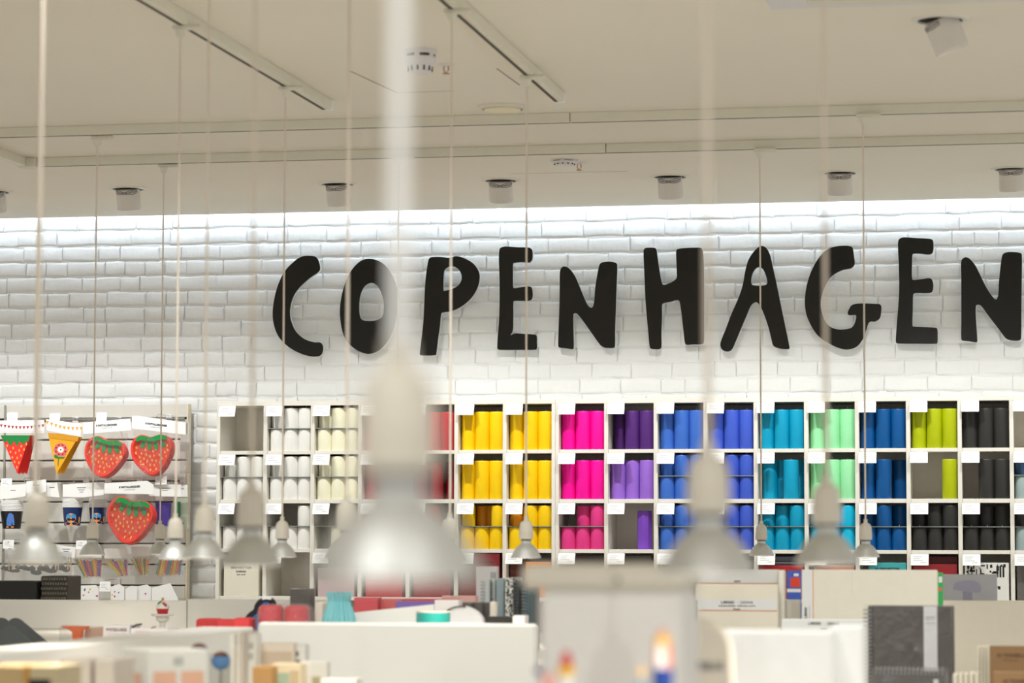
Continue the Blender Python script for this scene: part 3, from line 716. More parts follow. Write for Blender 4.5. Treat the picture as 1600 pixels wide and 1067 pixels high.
# ---------------------------------------------------------------- slat wall with party goods
YP = 12.80                                    # face of the slats
def flat(name, poly, Yp, m, parent, th=0.0012, smooth=False):
    """flat card cut to a pixel outline, standing at depth Yp with its own thickness"""
    return obj(name, MB().prism(poly, lambda u, v: at(u, v, Yp), (0, th, 0)), m, parent)
def R4(x0, y0, x1, y1): return [(x0, y0), (x1, y0), (x1, y1), (x0, y1)]
xr = at(292, 700, YP).x; xl = -5.7
slatm = mat('pale grey slat board', (214, 212, 204), 0.45)
t = thing('slat_wall', 'pale grey slatted display wall panel at the left', 'slat wall', ((xl + xr) / 2, YP, 0))
ztop = at(150, 632, YP).z; zg = at(150, 654.7, YP).z; pz = 0.0975
obj('header_board', MB().rbox(((xl + xr) / 2, YP + 0.012, (ztop + zg) / 2 + 0.003), (xr - xl, 0.024, ztop - zg - 0.006), 0.002), slatm, t)
for k in range(20):
    z1 = zg - k * pz
    if z1 - pz < 0.1: break
    obj('slat', MB().rbox(((xl + xr) / 2, YP + 0.012, z1 - pz / 2), (xr - xl, 0.024, pz - 0.007), 0.003), slatm, t)
obj('backing', MB().box2((xl, YP + 0.03, 0.1), (xr, YP + 0.045, ztop)), mat('dark slat groove', (140, 134, 124), 0.7), t)
obj('edge_trim', MB().rbox((xr + 0.003, YP + 0.02, (ztop + 0.1) / 2), (0.006, 0.05, ztop - 0.1), 0.001), mat('pale board edge', (232, 222, 196), 0.5), t)
obj('support_post', MB().box2((at(6, 700, YP).x, YP - 0.004, 0.1), (at(9, 700, YP).x, YP, ztop)), mat('grey post', (150, 146, 136), 0.5), t)
obj('hook_rail', MB().box2((at(10, 655, YP).x, YP - 0.012, zg - 0.004), (xr - 0.01, YP - 0.006, zg + 0.004)), mat('steel', (170, 170, 168), 0.3, metal=0.8), t)
steel = mat('steel', (170, 170, 168), 0.3, metal=0.8)
def hook(x, y, Yf, label):
    """wire hook: tip at pixel (x, y) and depth Yf"""
    p = at(x, y, Yf); t = thing('display_hook', label, 'hook', (p.x, YP, p.z), 'wire display hooks on the slat wall')
    obj('wire', MB().tube([(p.x, YP, p.z - 0.004), (p.x, Yf + 0.02, p.z - 0.004), (p.x, Yf, p.z), (p.x, Yf - 0.008, p.z + 0.008)], 0.002, 6), steel, t)
    obj('wire_arm', MB().tube([(p.x, YP, p.z + 0.02), (p.x, Yf + 0.01, p.z + 0.016), (p.x, Yf - 0.004, p.z + 0.012)], 0.0014, 6), steel, t)
    obj('base_clip', MB().rbox((p.x, YP - 0.004, p.z + 0.005), (0.03, 0.008, 0.04), 0.002), plasticw, t)
YF = 12.62
def tagcard(x0, y0, x1, y1, Yp, label):
    p = at(x0, y0, Yp); w = (at(x1, y0, Yp) - p).length; h = abs(at(x0, y1, Yp).z - p.z)
    price_card(p.x, Yp, p.z, label, 'price tags on the wire hooks', w=w, h=h, tilt=R(8))
hook(33, 657, YF, 'wire hook holding the strawberry pennants'); hook(98, 657, YF, 'wire hook holding the yellow flower pennants')
hook(166, 657, YF, 'wire hook holding the upper left strawberry plates'); hook(246, 653, YF, 'wire hook holding the upper right strawberry plates')
hook(200, 752, YF, 'wire hook holding the lower strawberry plates'); hook(115, 752, YF, 'wire hook holding the left mustache cups')
hook(150, 752, YF, 'wire hook holding the right mustache cups'); hook(38, 752, YF, 'wire hook at the far left above blue-print cups')
hook(128, 850, YF - 0.01, 'wire hook holding the left straw bag'); hook(14, 849, YF - 0.01, 'wire hook holding the black photo props'); hook(164, 912, YF, 'wire hook holding the confetti cards'); hook(268, 752, YF, 'wire hook holding the purple cups')
tagcard(11.5, 645, 28, 660, YF - 0.015, 'white price tag above the strawberry pennants'); tagcard(78, 646, 94, 660, YF - 0.015, 'white price tag above the yellow flower pennants')
tagcard(151, 645, 167, 659, YF - 0.015, 'white price tag above the upper left strawberry plates'); tagcard(243, 744, 261, 757, YF - 0.015, 'white price tag above the purple cups')
tagcard(2, 748, 19, 761, YF - 0.015, 'white price tag at the left edge above the blue-print cups'); tagcard(5, 844, 22, 857, YF - 0.015, 'white price tag above the black prop bag')
tagcard(119, 845, 136, 858, YF - 0.015, 'white price tag above the left straw bag'); tagcard(156, 909, 173, 924, YF - 0.012, 'white price tag between the confetti cards')

# pennant packs
redm = mat('strawberry red', (238, 52, 48), 0.4); greenm = mat('leaf green', (20, 132, 60), 0.45); seedm = mat('seed yellow', (250, 190, 50), 0.5)
dkred = mat('shaded pennant red', (190, 40, 44), 0.5); flowm = mat('bunting yellow', (236, 170, 28), 0.45)
def tri_print(mb, pts, Yp, s=3.2):
    for x, y in pts: mb.prism([(x - s / 2, y), (x + s / 2, y), (x, y + s * 1.15)], lambda u, v: at(u, v, Yp), (0, 0.0004, 0))
    return mb
Yb = 12.60
b0 = at(30, 742, Yb)
t = thing('pennant_pack', 'pack of red strawberry pennants with green tops on the slat wall', 'bunting', b0)
def pennants(t, P, n, m, front_fn, dx=0.0):
    (ax, ay), (bx, by), (cx, cy) = P
    for k in range(n):
        sh = k * 0.6
        o = flat('pennant', [(ax + k * 2.4, ay), (bx + k * 1.2, by), (cx + k * 1.9, cy + (k % 3) * 0.9)], Yb + k * 0.010, m, t, 0.0016)
        if k == 0: front_fn(o)
def straw_front(o):
    z = [(1, 680), (46.5, 680), (44.5, 690), (40, 689), (37.6, 695.5), (34, 692), (30, 689), (28, 698), (26, 695), (21.5, 689), (17.5, 696), (14, 694), (11, 688), (7, 692)]
    flat('green_top', z, Yb - 0.0009, greenm, o, 0.0006)
    mb = MB()
    for u, v in [(120, 600), (175, 705), (220, 640), (260, 720), (320, 680), (355, 610), (440, 575), (400, 665), (205, 795), (287, 805), (350, 765), (245, 870), (315, 885), (280, 960)]:
        x, y = u / 10.667, 640 + v / 10.667
        mb.prism([(x + 1.1 * math.cos(a), y + 2.1 * math.sin(a)) for a in [k * math.pi / 4 for k in range(8)]], lambda p, q: at(p, q, Yb - 0.0010), (0, 0.0005, 0))
    obj('seed_print', mb, seedm, o)
pennants(t, ((1, 680), (46.5, 680), (27, 740)), 9, redm, straw_front)
h = flat('header_card', [(-8, 657), (69, 656), (69, 676), (-8, 676)], Yb - 0.004, CARD, t)
mb = tri_print(MB(), [(2 + 5.9 * k, 662.5 + 3.4 * math.sin(math.pi * (k + 0.5) / 12)) for k in range(12)], Yb - 0.0048, 4.4)
obj('pennant_print', mb, mat('print red', (170, 44, 48), 0.6), h); flat('print_line', R4(-8, 673.6, 69, 674.2), Yb - 0.0046, mat('print pink', (236, 178, 160), 0.6), h, 0.0004)
b0 = at(98, 742, Yb)
t = thing('pennant_pack', 'pack of yellow pennants with a pink flower on the slat wall', 'bunting', b0)
def flower_front(o):
    cx, cy = 94.8, 702.5; Yq = Yb - 0.001
    mb = MB()
    for k in range(8):
        a = 2 * math.pi * k / 8; ox, oy = cx + 6.6 * math.cos(a), cy + 6.6 * math.sin(a)
        mb.prism([(ox + 4.2 * math.cos(b), oy + 4.2 * math.sin(b)) for b in [j * math.pi / 5 for j in range(10)]], lambda p, q: at(p, q, Yq), (0, 0.0004, 0))
    obj('pink_petals', mb, mat('petal pink', (232, 100, 128), 0.5), o)
    circ = lambda r: [(cx + r * math.cos(b), cy + r * math.sin(b)) for b in [j * math.pi / 8 for j in range(16)]]
    flat('inner_petals', circ(7.0), Yq - 0.0006, mat('petal coral', (240, 110, 84), 0.5), o, 0.0004)
    flat('white_centre', circ(4.6), Yq - 0.0012, CARD, o, 0.0004); flat('centre_dot', circ(1.4), Yq - 0.0018, INK, o, 0.0004)
    flat('leaf', [(84, 712), (87, 710), (92, 714), (99, 714), (101.5, 713), (100, 716), (93, 716.5), (86, 715.5)], Yq - 0.0004, greenm, o, 0.0004)
    flat('stem', [(90.6, 716), (92, 716), (91.2, 728), (90.2, 728)], Yq - 0.0004, greenm, o, 0.0004)
pennants(t, ((75, 677), (122, 683), (88.5, 740)), 7, flowm, flower_front)
flat('paper_bag_top', [(75, 676), (123, 682), (121, 690), (76, 684)], Yb - 0.0016, mat('amber film', (214, 150, 30), 0.3), t, 0.0006)
h = flat('header_card', [(72, 655), (128, 662), (125.5, 682), (73, 672)], Yb - 0.004, CARD, t)
mb = tri_print(MB(), [(74 + 6.6 * k, 657.5 + 1.05 * k + 4.2 * math.sin(math.pi * (k + 0.2) / 9)) for k in range(9)], Yb - 0.0048, 4.8)
obj('pennant_print', mb, flowm, h)
film = film_mat('sparkling film', fac=0.13, rough=0.03, bscale=60, bump=1.0)

# strawberry plate packs
PO = [(410,600),(415,500),(445,420),(500,360),(570,325),(640,322),(700,350),(770,385),(850,380),(930,378),(1000,410),(1050,480),(1072,560),(1055,640),(1010,720),(950,800),(880,880),(800,940),(720,968),(650,960),(580,920),(510,840),(450,740),(420,660)]
BAND = [(528,372),(560,345),(610,330),(660,345),(740,383),(830,390),(920,380),(985,405),(1025,450),(1015,478),(950,462),(880,462),(800,462),(720,440),(660,418),(600,404),(560,412),(530,400)]
LEAF = [((655,425),(580,525)),((725,448),(702,585)),((812,455),(815,605)),((900,465),(948,585))]
SEED = [(510,500),(488,578),(565,600),(637,562),(637,630),(525,650),(588,688),(690,675),(752,608),(755,672),(842,680),(883,620),(933,660),(1000,570),(995,640),(530,720),(565,770),(635,730),(710,735),(770,760),(872,745),(942,728),(665,800),(730,820),(822,797),(892,820),(660,880),(750,885)]
U = 0.000334
def lc(u, v): return ((u - 742) * U, (645 - v) * U)
platem = mat('glossy strawberry red', (236, 66, 54), 0.25, var=0.02); rimm = mat('green calyx', (0, 148, 66), 0.25)
def build_plate():
    lp = smooth_loop([lc(*p) for p in PO], 3); n = len(lp); mb = MB(); rings = [(1.0, 0.004), (1.0, 0.0), (0.975, -0.003), (0.90, -0.003), (0.86, 0.002), (0.82, 0.009), (0.78, 0.011), (0.4, 0.011)]
    vs = [(x * s, y, z * s) for s, y in rings for x, z in lp] + [(0, 0.011, 0)]
    fs = [(r * n + k, r * n + (k + 1) % n, (r + 1) * n + (k + 1) % n, (r + 1) * n + k) for r in range(len(rings) - 1) for k in range(n)]
    fs += [((len(rings) - 1) * n + k, (len(rings) - 1) * n + (k + 1) % n, len(vs) - 1) for k in range(n)]
    plate = mb.add(vs, fs).mesh('plate', smooth=True)
    bl = smooth_loop([lc(*p) for p in BAND], 2)
    band = MB().prism(bl, lambda x, z: (x, -0.0042, z), (0, 0.012, 0)).mesh('calyx_band')
    lv = MB()
    for (a, b) in LEAF:
        a, b = Vector(lc(*a)), Vector(lc(*b)); d = (b - a); p = Vector((-d.y, d.x)).normalized() * 0.0115
        poly = smooth_loop([tuple(a - p * 0.6), tuple(a + d * 0.55 - p), tuple(a + d * 0.93 - p * 0.55), tuple(b), tuple(a + d * 0.93 + p * 0.55), tuple(a + d * 0.55 + p), tuple(a + p * 0.6)], 2)
        lv.prism(poly, lambda x, z: (x, 0.008, z), (0, 0.003, 0))
    leaf = lv.mesh('calyx_leaves')
    sd = MB()
    for s in SEED:
        cx, cz = lc(*s)
        sd.prism([(cx + 0.0042 * math.cos(a), cz + 0.0075 * math.sin(a)) for a in [k * math.pi / 4 for k in range(8)]], lambda x, z: (x, 0.0085 if abs(x) < 0.078 and -0.082 < z < 0.06 else -0.0006, z), (0, 0.002, 0))
    seed = sd.mesh('seed_print')
    for me, m in ((plate, platem), (band, rimm), (leaf, rimm), (seed, seedm)): me.materials.append(m)
    return plate, band, leaf, seed
PL = build_plate()
def plate_pack(cx, cy, rot, sc, label, header, film_poly, lines, seed=0, Yq=12.575):
    c = at(cx, cy, Yq); t = thing('plate_pack', label, 'paper plates', c, 'strawberry plate packs')
    for k in range(4):
        p = inst('plate', PL[0], t, (0.002 * k, 0.012 * k, -0.002 * k), (0, rot, 0), (sc, sc, sc))
        if k == 0:
            for me, nm in zip(PL[1:], ('calyx_band', 'calyx_leaves', 'seed_print')): inst(nm, me, p, (0, 0, 0))
    h = flat('header_card', header, Yq - 0.006, CARD, t)
    ca = at(*lines[0], Yq - 0.0068); cb = at(*lines[1], Yq - 0.0068); d = (cb - ca); mid = (ca + cb) / 2; up = Vector((-d.z, 0, d.x)).normalized()
    put_text('lettering', '8 PAPTALLERKENER', mid, d, up, 0.013, d.length, BLACKINK, h, 0.0005)
    put_text('lettering', '8 PAPER PLATES', mid - up * 0.013, d, up, 0.007, d.length * 0.5, INK, h)
    # crinkled film bag
    (x0, y0, x1, y1) = film_poly; rr = random.Random(seed); n = 14; mb = MB(); vs = []
    for j in range(n + 1):
        for i in range(n + 1):
            a, b = i / n, j / n
            p = at(x0 + (x1 - x0) * a, y0 + (y1 - y0) * b, Yq - 0.012 + rr.uniform(-0.008, 0.006) + 0.03 * (max(abs(a - .5), abs(b - .5)) * 2) ** 4); vs.append(p)
    mb.add(vs, [(j * (n + 1) + i, j * (n + 1) + i + 1, (j + 1) * (n + 1) + i + 1, (j + 1) * (n + 1) + i) for j in range(n) for i in range(n)])
    obj('film_bag', mb, film, t)
    return t
plate_pack(163.5, 713.5, R(2), 0.88, 'strawberry plate pack in the upper row beside the yellow pennants', [(129, 660), (204, 654), (205, 672), (130, 678)], (130, 676, 200, 752), ((150, 665.3), (183, 663.4)), 1)
plate_pack(238, 709, R(-12), 0.9, 'strawberry plate pack in the upper row at the slat wall edge', [(206, 650), (215, 649.5), (290, 660), (290, 679), (206, 669)], (208, 672, 292, 750), ((227, 661.5), (261, 665.5)), 2)
plate_pack(203.5, 812.5, R(0), 1.0, 'strawberry plate pack in the lower row below the other two', [(163, 755), (230, 751), (240, 757), (240, 772), (163, 771)], (162, 770, 241, 850), ((186, 761.5), (219, 760)), 3)
# cardboard end flap of the upper right pack with fork slits
t = thing('fork_pack', 'pack with dark fork print at the right edge of the slat wall', 'cutlery pack', at(291, 680, 12.70))
flat('card', R4(282, 658, 296, 705), 12.70, mat('silver grey card', (196, 192, 184), 0.4), t); flat('film_bag', R4(281, 690, 297, 740), 12.69, film, t)
mb = MB()
for k in range(4): mb.prism(R4(283.5 + 2.6 * k, 661, 284.5 + 2.6 * k, 678), lambda u, v: at(u, v, 12.698), (0, 0.0006, 0))
obj('fork_print', mb, INK, t)

# cups
def cup_stack(cx, ytop, ymid, ybot, wtop, wbot, Yc, label, band, lower=None, face=False, rims=7, group=None, blob=None):
    """stack of paper cups; widths and heights read off the photograph in pixels"""
    base = at(cx, ybot, Yc); t = thing('cup_stack', label, 'paper cups', base, group)
    k = (base - EYE).dot(_f) / F; rt, rb = wtop * k / 2, wbot * k / 2; zt = at(cx, ymid, Yc).z - base.z; ztop = at(cx, ytop, Yc).z - base.z
    obj('outer_cup', MB().lathe([(rb * 0.97, 0), (rb, 0.002), (rt, zt)], 32), band, t, smooth=True, local=True)
    dz = (ztop - zt) / rims
    for j in range(rims):
        z = zt + dz * j; obj('cup_rim', MB().lathe([(rt * 0.97, z), (rt * 1.03, z + dz * 0.25), (rt * 1.04, z + dz * 0.6), (rt * 0.98, z + dz * 0.95)], 28), CARD, t, smooth=True, local=True)
    def wrap(poly, m, nm, off, parent=None):
        mb = MB(); pts = []
        for a, b in poly:                     # a = angle fraction -1..1 across the front, b = height 0..1
            z = b * zt; r = rb + (rt - rb) * b + off; an = -math.pi / 2 + a * 1.35 + 0.18; pts.append((r * math.cos(an), r * math.sin(an), z))
        cx_ = sum(p[0] for p in pts) / len(pts); cz = sum(p[1] for p in pts) / len(pts)
        av = sum(a for a, b in poly) / len(poly); bv = sum(b for a, b in poly) / len(poly)
        r = rb + (rt - rb) * bv + off; an = -math.pi / 2 + av * 1.35 + 0.18; c = (r * math.cos(an), r * math.sin(an), bv * zt)
        n = len(pts); mb.add(pts + [c], [(i, (i + 1) % n, n) for i in range(n)])
        obj(nm, mb, m, t, local=True)
    el = lambda a, b, ra, rb_: [(a + ra * math.cos(q), b + rb_ * math.sin(q)) for q in [i * math.pi / 8 for i in range(16)]]
    if face:
        skin = mat('print skin orange', (244, 168, 100), 0.5); lens = mat('print goggle blue', (60, 160, 226), 0.4)
        wrap(el(0, 0.42, 0.44, 0.26), skin, 'face_print', 0.0006); wrap(el(0, 0.1, 0.62, 0.12), skin, 'shoulder_print', 0.0006)
        wrap(el(-0.2, 0.52, 0.2, 0.12), lens, 'goggle_print', 0.0012); wrap(el(0.22, 0.52, 0.2, 0.12), lens, 'goggle_print', 0.0012)
        wrap([(-0.42, 0.33), (-0.34, 0.28), (-0.15, 0.25), (0, 0.3), (0.15, 0.25), (0.34, 0.28), (0.42, 0.33), (0.3, 0.34), (0.15, 0.38), (0, 0.35), (-0.15, 0.38), (-0.3, 0.34)], BLACKINK, 'mustache_print', 0.0012)
        wrap(el(0.78, 0.3, 0.1, 0.2), skin, 'ear_print', 0.0006)
    if blob:
        wrap([(-0.28, 0.2), (-0.24, 0.5), (-0.1, 0.85), (0.05, 0.92), (0.25, 0.8), (0.32, 0.5), (0.36, 0.22), (0.0, 0.15)], blob, 'blue_print', 0.0008)
        wrap(el(-0.2, 0.1, 0.12, 0.05), mat('print orange', (246, 150, 70), 0.5), 'foot_print', 0.0010); wrap(el(0.2, 0.1, 0.12, 0.05), mat('print orange', (246, 150, 70), 0.5), 'foot_print', 0.0010)
    return t
navy = mat('cup navy', (22, 48, 104), 0.4); cblack = mat('cup black', (30, 28, 30), 0.45)
cup_stack(113, 779, 793, 821, 31, 25, 12.66, 'mustache face paper cups stack, the left one of the pair', navy, face=True, group='mustache cup stacks')
cup_stack(152.5, 779, 793, 819, 27, 23, 12.70, 'mustache face paper cups stack beside the lower strawberry plates', navy, face=True, group='mustache cup stacks')
cup_stack(18, 782, 799, 826, 35, 28, 12.64, 'black paper cups stack with blue print at the left edge', cblack, blob=mat('print blue', (92, 140, 226), 0.5))
cup_stack(-13, 784, 800, 838, 20, 16, 12.58, 'pale blue cups stack cut off by the left edge', mat('cup blue', (120, 180, 220), 0.4))
purp = mat('purple plastic', (92, 72, 176), 0.35)
cup_stack(255, 785, 788, 822, 25, 21, 12.68, 'purple plastic cup stack right of the lower strawberry plates', purp, rims=1)
for o in bpy.data.objects:
    if o.name.startswith('cup_rim') and o.parent and 'purple' in o.parent.get('label', ''): o.data.materials[0] = purp
t = thing('green_bottle_pack', 'narrow green packet hanging at the edge of the slat wall', 'packet', at(279, 822, 12.7))
flat('card', R4(270, 778, 294, 826), 12.72, mat('pale green card', (206, 214, 196), 0.5), t); flat('green_tube', R4(273.5, 784, 281, 807), 12.705, mat('tube green', (20, 130, 76), 0.3), t, 0.012)
flat('green_foot', R4(282, 816, 287, 819), 12.705, mat('tube green', (20, 130, 76), 0.3), t, 0.004)
def header(poly, Yp, label, name='header_card', txt=None):
    t = thing(name, label, 'card', at(*poly[3], Yp)); o = flat('card', poly, Yp, CARD, t)
    if txt:
        x = sum(p[0] for p in poly) / len(poly); y = sum(p[1] for p in poly) / len(poly)
        mb = MB()
        for k, w in enumerate(txt): mb.prism(R4(x - w / 2, y - 4 + k * 3.4, x + w / 2, y - 3 + k * 3.4), lambda u, v: at(u, v, Yp - 0.0006), (0, 0.0004, 0))
        o2 = obj('printed_lines', mb, INK, t); o2['kind'] = 'stuff'
    return t
header([(98, 757), (112, 756), (163, 753), (162, 773), (130, 777), (98, 776)], 12.615, 'bent white header card over the mustache cups', txt=[14, 10, 6])
header([(0, 759), (41, 756), (40, 775), (22, 778), (0, 780)], 12.60, 'white header card over the blue-print cups', txt=[8])
header([(41, 752), (72, 749), (72, 768), (41, 777)], 12.63, 'white header card behind the far left pendant bulb', txt=[10])
header([(72, 754), (89, 754), (93, 777), (71, 775)], 12.65, 'small white header card right of the far left bulb', txt=[8])
header([(233, 756), (283, 757), (283, 776), (233, 775)], 12.615, 'white header card over the purple cups', txt=[18, 10])
header([(276, 760), (293, 757), (293, 776), (276, 776)], 12.66, 'narrow white header card at the slat wall edge', txt=[6])

# straw bags
SC = [(246, 150, 20), (250, 190, 20), (30, 160, 80), (60, 70, 170), (214, 50, 90), (236, 90, 40), (150, 60, 150), (230, 220, 40), (40, 150, 200)]
strm = [mat('straw %d' % k, c, 0.35) for k, c in enumerate(SC)]
def straw_bag(x0, x1, y0, y1, n, fan, cols, label, seed):
    rr = random.Random(seed); Yq = 12.66; t = thing('straw_bag', label, 'drinking straws', at((x0 + x1) / 2, y1, Yq), 'bags of drinking straws')
    for k in range(n):
        f = k / (n - 1); ax = x0 + (x1 - x0) * f; bx = fan[0] + (fan[1] - fan[0]) * f
        obj('straw', MB().tube([at(ax, y0 + rr.uniform(0, 4), Yq + rr.uniform(0, 0.02)), at(bx, y1 - rr.uniform(0, 3), Yq + rr.uniform(0, 0.02))], 0.0038, 6), strm[cols[k % len(cols)]], t)
    flat('film_bag', R4(min(x0, fan[0]) - 3, y0 - 2, max(x1, fan[1]) + 3, y1 + 1), Yq - 0.006, film, t, 0.0005)
    flat('header_card', R4(min(x0, fan[0]) - 1, y0 - 17, max(x1, fan[1]) + 1, y0 - 1), Yq - 0.004, mat('kraft white card', (228, 222, 214), 0.5), t)
straw_bag(118, 158, 873, 902, 16, (132, 156), [2, 0, 1, 0, 6, 3, 4, 5, 6], 'bag of orange, purple and red straws fanned out, leftmost of the straw bags', 4)
straw_bag(164, 198, 874, 900, 13, (186, 198), [1, 7, 7, 0, 3, 4, 6], 'bag of yellow and plum straws, second of the straw bags', 5)
straw_bag(206, 232, 871, 899, 13, (219, 229), [0, 7, 8, 2, 5, 1], 'bag of green and yellow straws, third of the straw bags', 6)
straw_bag(250, 284, 872, 899, 14, (244, 280), [2, 5, 7, 1, 0, 4, 8], 'bag of multicoloured straws, rightmost of the straw bags', 7)
t = thing('photo_prop_bag', 'bag of black mustache photo props on sticks above the black box', 'party props', at(55, 905, 12.66))
pr = random.Random(3)
for k in range(9):
    cx, cy = 10 + k * 11.5, 890 + pr.uniform(-5, 5); w, h = pr.uniform(7, 11), pr.uniform(5, 9)
    flat('black_prop', smooth_loop([(cx - w, cy + h * .2), (cx - w * .5, cy - h * .6), (cx, cy - h * .2), (cx + w * .6, cy - h * .7), (cx + w, cy + h * .3), (cx + w * .4, cy + h * .7), (cx - w * .3, cy + h * .6)], 2), 12.66 + 0.006 * k, BLACKINK, t, 0.003)
for k, x in enumerate((15, 20, 88, 92, 107, 111)):
    obj('stick', MB().tube([at(x, 862 if k > 3 else 872, 12.655), at(x - 1, 890, 12.655)], 0.0028, 6), mat('wooden stick', (226, 196, 150), 0.6), t)
flat('film_bag', R4(2, 862, 112, 908), 12.645, film, t, 0.0005)
header([(88, 851), (118, 855), (117, 872), (90, 868)], 12.65, 'white header card with mustache print above the prop bag', txt=[12, 8])
header(R4(7, 856, 24, 866), 12.64, 'small white header card over the prop bag', txt=[6])
# confetti cards at the bottom of the slat wall
CC = [(200, 40, 140), (40, 90, 170), (240, 190, 40), (200, 40, 60), (40, 130, 80)]
def confetti(poly, label, seed, Yq=12.60, dots=9, cols=True):
    t = thing('confetti_card', label, 'party card', at((poly[0][0] + poly[2][0]) / 2, 945, Yq), 'white confetti cards'); flat('card', poly, Yq, CARD, t)
    rr = random.Random(seed); x0, x1 = min(p[0] for p in poly) + 2, max(p[0] for p in poly) - 2
    for k in range(dots):
        x, y = rr.uniform(x0, x1), rr.uniform(916, 932); s = rr.uniform(1.2, 2.0)
        flat('confetti_print', [(x - s, y - s * .6), (x + s, y - s), (x + s * .2, y + s)], Yq - 0.0008, mat('confetti %d' % (k % 5), CC[k % 5], 0.5), t, 0.0004)
confetti([(100, 922), (108, 917), (114, 919), (114, 945), (100, 945)], 'narrow confetti card, first from the left', 1, dots=5)
confetti([(115, 915), (120, 915), (150, 914), (154, 920), (154, 945), (115, 945)], 'wide white card with coloured triangles left of the price tag', 2)
confetti([(173, 917), (186, 912), (194, 917), (194, 945), (173, 945)], 'white card with a yellow and magenta print right of the price tag', 3, dots=4)
confetti([(196, 920), (205, 915), (214, 916), (214, 945), (196, 945)], 'plain white card, second right of the price tag', 4, dots=0)
confetti([(214, 916), (230, 913), (236, 918), (236, 945), (214, 945)], 'white card with one orange dot, third right of the price tag', 5, dots=1, Yq=12.61)
confetti([(237, 918), (266, 911), (278, 935), (278, 945), (237, 945)], 'tilted white card behind the cupcake ornament', 6, dots=0)
# ---------------------------------------------------------------- shop islands in front of the wall
panelm = mat('white laminate panel', (240, 238, 232), 0.45, var=0.02, scale=3)
deckm = mat('white laminate deck', (230, 226, 216), 0.5, var=0.02, scale=3)
Y1 = 10.3; D1 = 1.215
a, b = at(-90, 936, Y1), at(545, 936, Y1)
xa = a.x; xb = at(842, 980, 7.62).x
XC = at(400, 972, 7.6).x; ZP = at(600, 973, 7.6).z
t = thing('display_island', 'long white display island with a back panel behind the blurred left shelf', 'display table', ((xa + xb) / 2, 8.9, 0))
obj('deck', MB().rbox(((xa + xb) / 2, (7.66 + Y1) / 2, D1 - 0.02), (xb - xa, Y1 - 7.66, 0.04), 0.002), deckm, t)
obj('base', MB().box2((xa + 0.05, 7.75, 0), (xb - 0.05, Y1, D1 - 0.04)), panelm, t)
for k, (p, q) in enumerate(((-90, 291.5), (293, 545))):
    u, v = at(p, 936, Y1), at(q, 936, Y1)
    obj('back_panel', MB().rbox(((u.x + v.x) / 2, Y1 + 0.0105, (u.z + D1 - 0.04) / 2 + 0.02), (v.x - u.x, 0.02, u.z - D1 + 0.0), 0.0015), panelm, t)
XP = XC - 0.2
t = thing('partition', 'white frontal partition panel below the huge bulb', 'partition panel', ((XP + xb) / 2, 7.62, 0))
obj('panel', MB().rbox(((XC + xb) / 2, 7.62, ZP / 2), (xb - XC - 0.01, 0.045, ZP), 0.008), panelm, t)
obj('filler_panel', MB().box2((XP, 7.61, 0), (XC + 0.02, 7.63, ZP - 0.05)), panelm, t)
t = thing('side_shelf', 'blurred white side shelf with a thick top ledge at bottom left', 'shelf', (XC - 0.1, 5.6, 0))
obj('top_ledge', MB().rbox((XC - 0.0725, 5.6, ZP - 0.043), (0.145, 3.95, 0.06), 0.004), panelm, t)
obj('back_board', MB().box2((XC - 0.145, 3.65, 0), (XC - 0.12, 7.58, ZP - 0.073)), panelm, t)
obj('bracket', MB().box2((XC - 0.115, at(262, 1005, 6.9).y, ZP - 0.12), (XC - 0.01, 6.62, ZP - 0.074)), panelm, t)
D2 = 1.02
obj('lower_deck', MB().rbox(((XC + 0.2), 5.6, D2 - 0.02), (0.64, 3.9, 0.04), 0.002), deckm, t)
obj('base', MB().box2((XC - 0.1, 3.7, 0), (XC + 0.48, 7.5, D2 - 0.041)), panelm, t)

def base_pt(x, y, Y, D):
    p = at(x, y, Y); return Vector((p.x, p.y, D)), p.z - D
def block(name, label, cat, x0, x1, ytop, Y, dep, D, m, rz=0.0, bevel=0.002, group=None):
    """upright box whose front face spans x0..x1 with its top at ytop, standing on a deck at height D"""
    c, h = base_pt((x0 + x1) / 2, ytop, Y, D); w = abs(at(x1, ytop, Y).x - at(x0, ytop, Y).x)
    t = pack(name, label, cat, (c.x, c.y + dep / 2, D + 0.0005), (w, dep, h), m, rz=rz, bevel=bevel, group=group)
    t['_'] = 0; del t['_']
    return t, w, h
def face_rect(t, nm, w, h, dep, fx0, fz0, fx1, fz1, m, k=0):
    """flat print on the front face of a block; fx in 0..1 across, fz in 0..1 from the top"""
    return ploc(t, nm, rect(MB(), ((fx0 + fx1) / 2 * w - w / 2, -dep / 2 - 0.0006 - 0.0004 * k, h - (fz0 + fz1) / 2 * h), X1, Z1, (fx1 - fx0) * w, (fz1 - fz0) * h), m)

